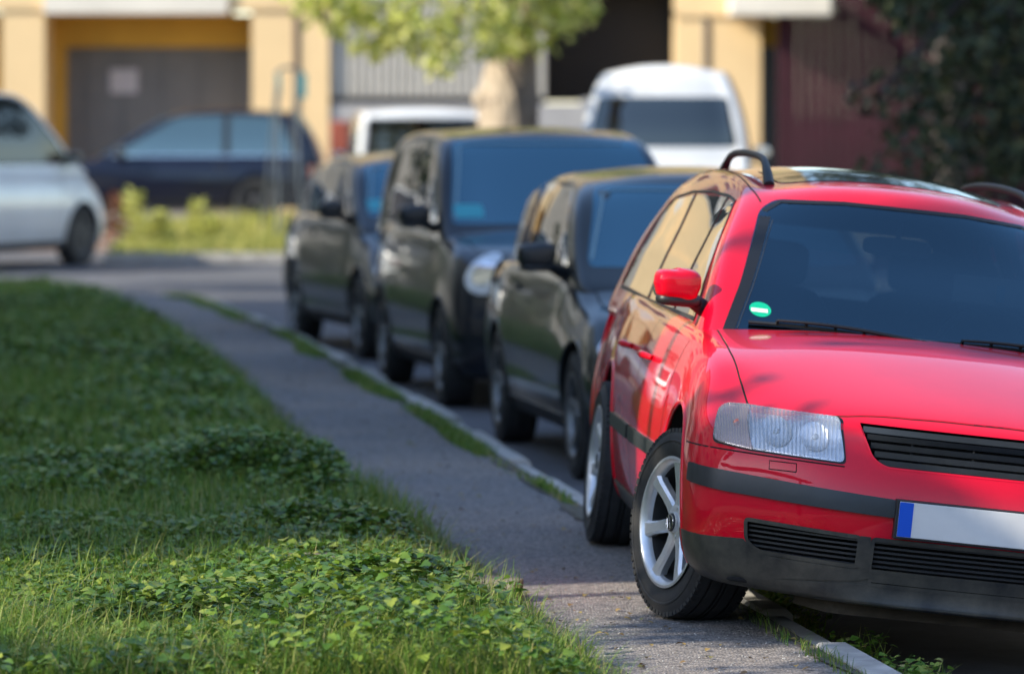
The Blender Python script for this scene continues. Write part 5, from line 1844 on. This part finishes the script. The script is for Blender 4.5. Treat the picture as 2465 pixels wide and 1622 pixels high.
def build_cars():
    dkgrey = car_paint('anthracite_paint', (.034, .037, .043), rough=.35, met=.4)
    black = car_paint('black_paint', (.018, .020, .026), rough=.3, met=.3)
    dkgreen = car_paint('charcoal_green_paint', (.026, .030, .032), rough=.3, met=.3)
    navy = car_paint('navy_paint', (.006, .008, .020), rough=.3)
    white = car_paint('white_paint', (.72, .74, .76), rough=.35)
    silver = car_paint('silver_paint', (.80, .81, .80), rough=.3, met=.1)
    grp = 'dark cars parked along the kerb'
    hd = 8.4
    def place(px, py, hw, z=ROADZ, yaw=hd):
        p = at(px, py, z); a = R(yaw)
        return (p.x + hw*math.cos(a), p.y + hw*math.sin(a), z)
    # third: right behind the red car
    P = P_base(L=4.25, front=-.82, wb=2.60, hw=.87, belt=1.0, roof=1.53, hoodz=.82, wheel_r=.315, ws0=.50, ws1=1.20, rear_top=3.0, roof_hw=.60, belt_hw=.765, crown=.05)
    P['cabin']['narrow'] = [(0, 1), (1.2, 1), (1.8, .975), (2.4, .93), (3.0, .87), (4.0, .82)]
    P['cabin']['roof'] = [(v_, z_ - .035*max(0, v_ - 1.7)) for v_, z_ in P['cabin']['roof']]
    simple_car('hatchback', 'black hatchback parked directly behind the red car', 'car', P, place(1322, 1112, .87, yaw=hd), R(hd), 0, dkgreen, grp, rim='alloy', n_spokes=5)
    P = P_base(L=3.95, front=-.78, wb=2.50, hw=.85, belt=1.08, roof=1.71, hoodz=1.0, wheel_r=.315, ws0=.38, ws1=1.05, rear_top=2.85, roof_hw=.64, belt_hw=.765, noseh=.91, crown=.045)
    simple_car('compact_car', 'tall black compact car with a large round headlamp, second behind the red car', 'car', P, place(1014, 944, .85, yaw=9.6), R(9.6), 0, black, grp, lights='round', sticker=True)
    P = P_base(L=4.2, front=-.82, wb=2.60, hw=.86, belt=1.0, roof=1.51, hoodz=.84, wheel_r=.31, ws0=.45, ws1=1.15, rear_top=2.95, roof_hw=.62, belt_hw=.76, crown=.05)
    P['cabin']['narrow'] = [(0, 1), (1.2, 1), (1.8, .975), (2.4, .93), (3.0, .87), (4.0, .82)]
    P['cabin']['roof'] = [(v_, z_ - .035*max(0, v_ - 1.7)) for v_, z_ in P['cabin']['roof']]
    simple_car('hatchback', 'dark grey hatchback parked farthest down the kerb, rearmost of the row', 'car', P, place(826, 834, .86, yaw=13), R(13), 0, dkgrey, grp, sticker=True)
    # navy car side on
    P = P_base(L=4.45, front=-.90, wb=2.65, hw=.87, belt=.90, roof=1.58, hoodz=.84, wheel_r=.31, ws0=.55, ws1=1.50, rear_top=3.15, rear_base=3.50, roof_hw=.58, belt_hw=.76)
    S = FPX / 66.0
    xr = (745 - CX) / S
    simple_car('side_on_car', 'navy blue car standing side on in front of the garage door', 'car', P, (xr - 3.55, 66.8, .10), R(-90), 0, navy, None, rim_mat=M['steel'], glass=glass_mat('teal_side_glass', (0, 0, 0), 1.5, .10, refl=(.8, .95, 1), film=(.06, .11, .12), filmw=.6), chrome=True)
    # silver people carrier
    P = P_base(L=4.4, front=-.74, wb=2.75, hw=.90, belt=1.17, roof=2.06, hoodz=1.09, wheel_r=.35, ws0=.10, ws1=1.10, rear_top=3.3, roof_hw=.70, belt_hw=.82, noseh=.92, crown=.06, plan_f=.22)
    yw = R(154)
    pt = atd(180, 615, 55.2)
    loc = (pt.x + .80*math.cos(yw)*1.0, 55.2 + .80*math.sin(yw), ROADZ)
    simple_car('people_carrier', 'silver people carrier partly out of view at the left edge', 'car', P, loc, yw, 0, silver, None, glass=glass_mat('carrier_glass', (0, 0, 0), 1.45, .0), rim='steel', rim_mat=M['steel'])
    # white high van seen from behind
    P = P_base(L=4.5, front=-.85, wb=2.85, hw=.96, belt=1.25, roof=2.30, hoodz=1.0, wheel_r=.32, ws0=.35, ws1=1.25, rear_top=3.45, rear_base=3.60, roof_hw=.66, belt_hw=.89, noseh=.9, crown=.10, tailh=1.22)
    yw = R(180 - 3.5)
    S = FPX / 50.0
    xc = (1540 - CX) / S
    rr = P['rear']
    simple_car('high_roof_van', 'white high roof van seen from behind with a wide dark rear window', 'van', P, (xc + rr*math.sin(R(3.5)), 50.0 + rr*math.cos(R(3.5)), ROADZ), yw, 0, white, 'white vans parked beyond the dark cars',
               rear_h=(1.42, 1.95))
    P = P_base(L=4.3, front=-.85, wb=2.75, hw=.88, belt=1.10, roof=1.84, hoodz=1.0, wheel_r=.32, ws0=.35, ws1=1.15, rear_top=3.36, rear_base=3.42, roof_hw=.76, belt_hw=.83, noseh=.9, crown=.06, tailh=1.08)
    S = FPX / 60.0
    xc = (985 - CX) / S; th = R(-5)
    simple_car('low_van', 'low white van seen from behind, left of the tree trunk', 'van', P, (xc + P['rear']*math.sin(th), 60.0 + P['rear']*math.cos(th), -.14), R(185), 0, white, 'white vans parked beyond the dark cars', rear_h=(1.18, 1.70))


def build_weeds():
    y = mat('weed_yellow', (.45, .45, .12), .6, trans=.4, island=[(.45, .48, .10), (.70, .68, .24)])
    br = mat('weed_brown', (.22, .09, .05), .8, trans=.2, island=[(.18, .07, .04), (.30, .14, .08)])
    data = [('brown dried weed next to the silver car wheel', 268, 452, br, .16), ('tall yellow green weed, tallest of the verge', 308, 448, y, .20),
            ('short yellow weed between two taller ones', 372, 500, y, .16), ('slim pale weed in front of the middle of the navy car', 460, 470, y, .15),
            ('wide bushy yellow weed below the navy car', 480, 510, y, .30), ('low yellow weed near the drying frame', 590, 512, y, .22), ('weed at the right end of the verge', 640, 520, y, .18)]
    for i, (lb, px, py, m, w) in enumerate(data):
        weed('tall_weed', lb, px, py, 58.6 + .3*i, m, w*.75)


def build_camera_light():
    cam = bpy.data.cameras.new('camera'); co = bpy.data.objects.new('camera', cam); COL.objects.link(co)
    co.location = (0, 0, CAMH); co.rotation_euler = (R(90), 0, 0)
    cam.sensor_width = 36; cam.lens = 36 * FPX / 2380.0
    cam.shift_y = -(783 - HY) / 2380.0
    cam.clip_start = .1; cam.clip_end = 3000
    cam.dof.use_dof = True; cam.dof.focus_distance = 15.0; cam.dof.aperture_fstop = 2.9
    cam.dof.aperture_blades = 0
    SC.camera = co
    az = R(20); el = R(31)
    s = Vector((-math.cos(az)*math.cos(el), -math.sin(az)*math.cos(el), math.sin(el)))
    L = bpy.data.lights.new('sun', 'SUN'); L.energy = 3.0; L.angle = R(.5); L.color = (1.0, .91, .74)
    lo = bpy.data.objects.new('sun', L); COL.objects.link(lo); lo.rotation_euler = s.to_track_quat('Z', 'Y').to_euler()
    lo.location = (-20, -10, 30)
    w = bpy.data.worlds.new('World'); SC.world = w; w.use_nodes = True
    nt = w.node_tree; bg = nt.nodes['Background']
    sk = nt.nodes.new('ShaderNodeTexSky'); sk.sky_type = 'NISHITA'; sk.sun_disc = False
    sk.sun_elevation = el; sk.sun_rotation = math.atan2(s.x, s.y)
    sk.air_density = 1.0; sk.dust_density = .6; sk.ozone_density = 1.6; sk.altitude = 300
    nt.links.new(sk.outputs[0], bg.inputs['Color']); bg.inputs['Strength'].default_value = .15
    SC.view_settings.view_transform = 'Standard'; SC.view_settings.look = 'None'
    SC.view_settings.exposure = 1.32; SC.view_settings.gamma = 1
    SC.cycles.use_denoising = True
    SC.cycles.max_bounces = 8; SC.cycles.transparent_max_bounces = 12
    SC.cycles.caustics_reflective = False; SC.cycles.caustics_refractive = False
    SC.cycles.sample_clamp_indirect = 6


def build_surroundings():
    mb = MB().tube([(-9.35, 12.98, -.2), (-9.35, 12.98, 12)], .045, 10)  # unseen pipe added to split the sunlit gap into two streaks
    tag(mb.build('shadow_pipe', M['steel'], None, smooth=40), 'added dark upright pipe out of view, splitting the sunlit gap by the apartment block', 'pipe')
    win_block('apartment_block', 'cream apartment block with rows of white framed windows along the lawn', -9.5, 13.32, 40.0, 13.0, '+x', (.72, .60, .42), 4, 2.6, 1.3, 1.4, 1.0)
    win_block('sky_screen_house', 'added unseen pale house behind the viewer, screening bright horizon sky', -30.0, -30, 9, 7.5, '+x', (.42, .38, .32), 2, 3.0, 1.1, 1.4, 1.0)  # added out of view to hide the glowing horizon from bumper reflections
    win_block('street_house', 'long yellow house across the street behind the viewer', -30.0, -60, 40, 9.5, '+y', (.75, .60, .34), 3, 3.2, 1.2, 1.5, 1.0)
    win_block('bounce_house', 'added unseen pale house across the road, bouncing sunlight back', 16.0, -20, 62, 8.0, '-x', (.42, .40, .37), 2, 3.0, 1.1, 1.4, 1.0)  # unseen house added so its sunlit face gives fill light


def main():
    build_camera_light()
    build_ground()
    build_red()
    if not globals().get('ONLY_RED'):
        build_cars()
        build_lawn()
        build_trees()
        build_shade_tree()
        build_wing_trees()
        build_litter()
        build_backdrop_trees()
        build_lawn_trees()
        build_far_building()
        build_props()
        build_weeds()
    build_surroundings()

if __name__ == '__main__':
    main()
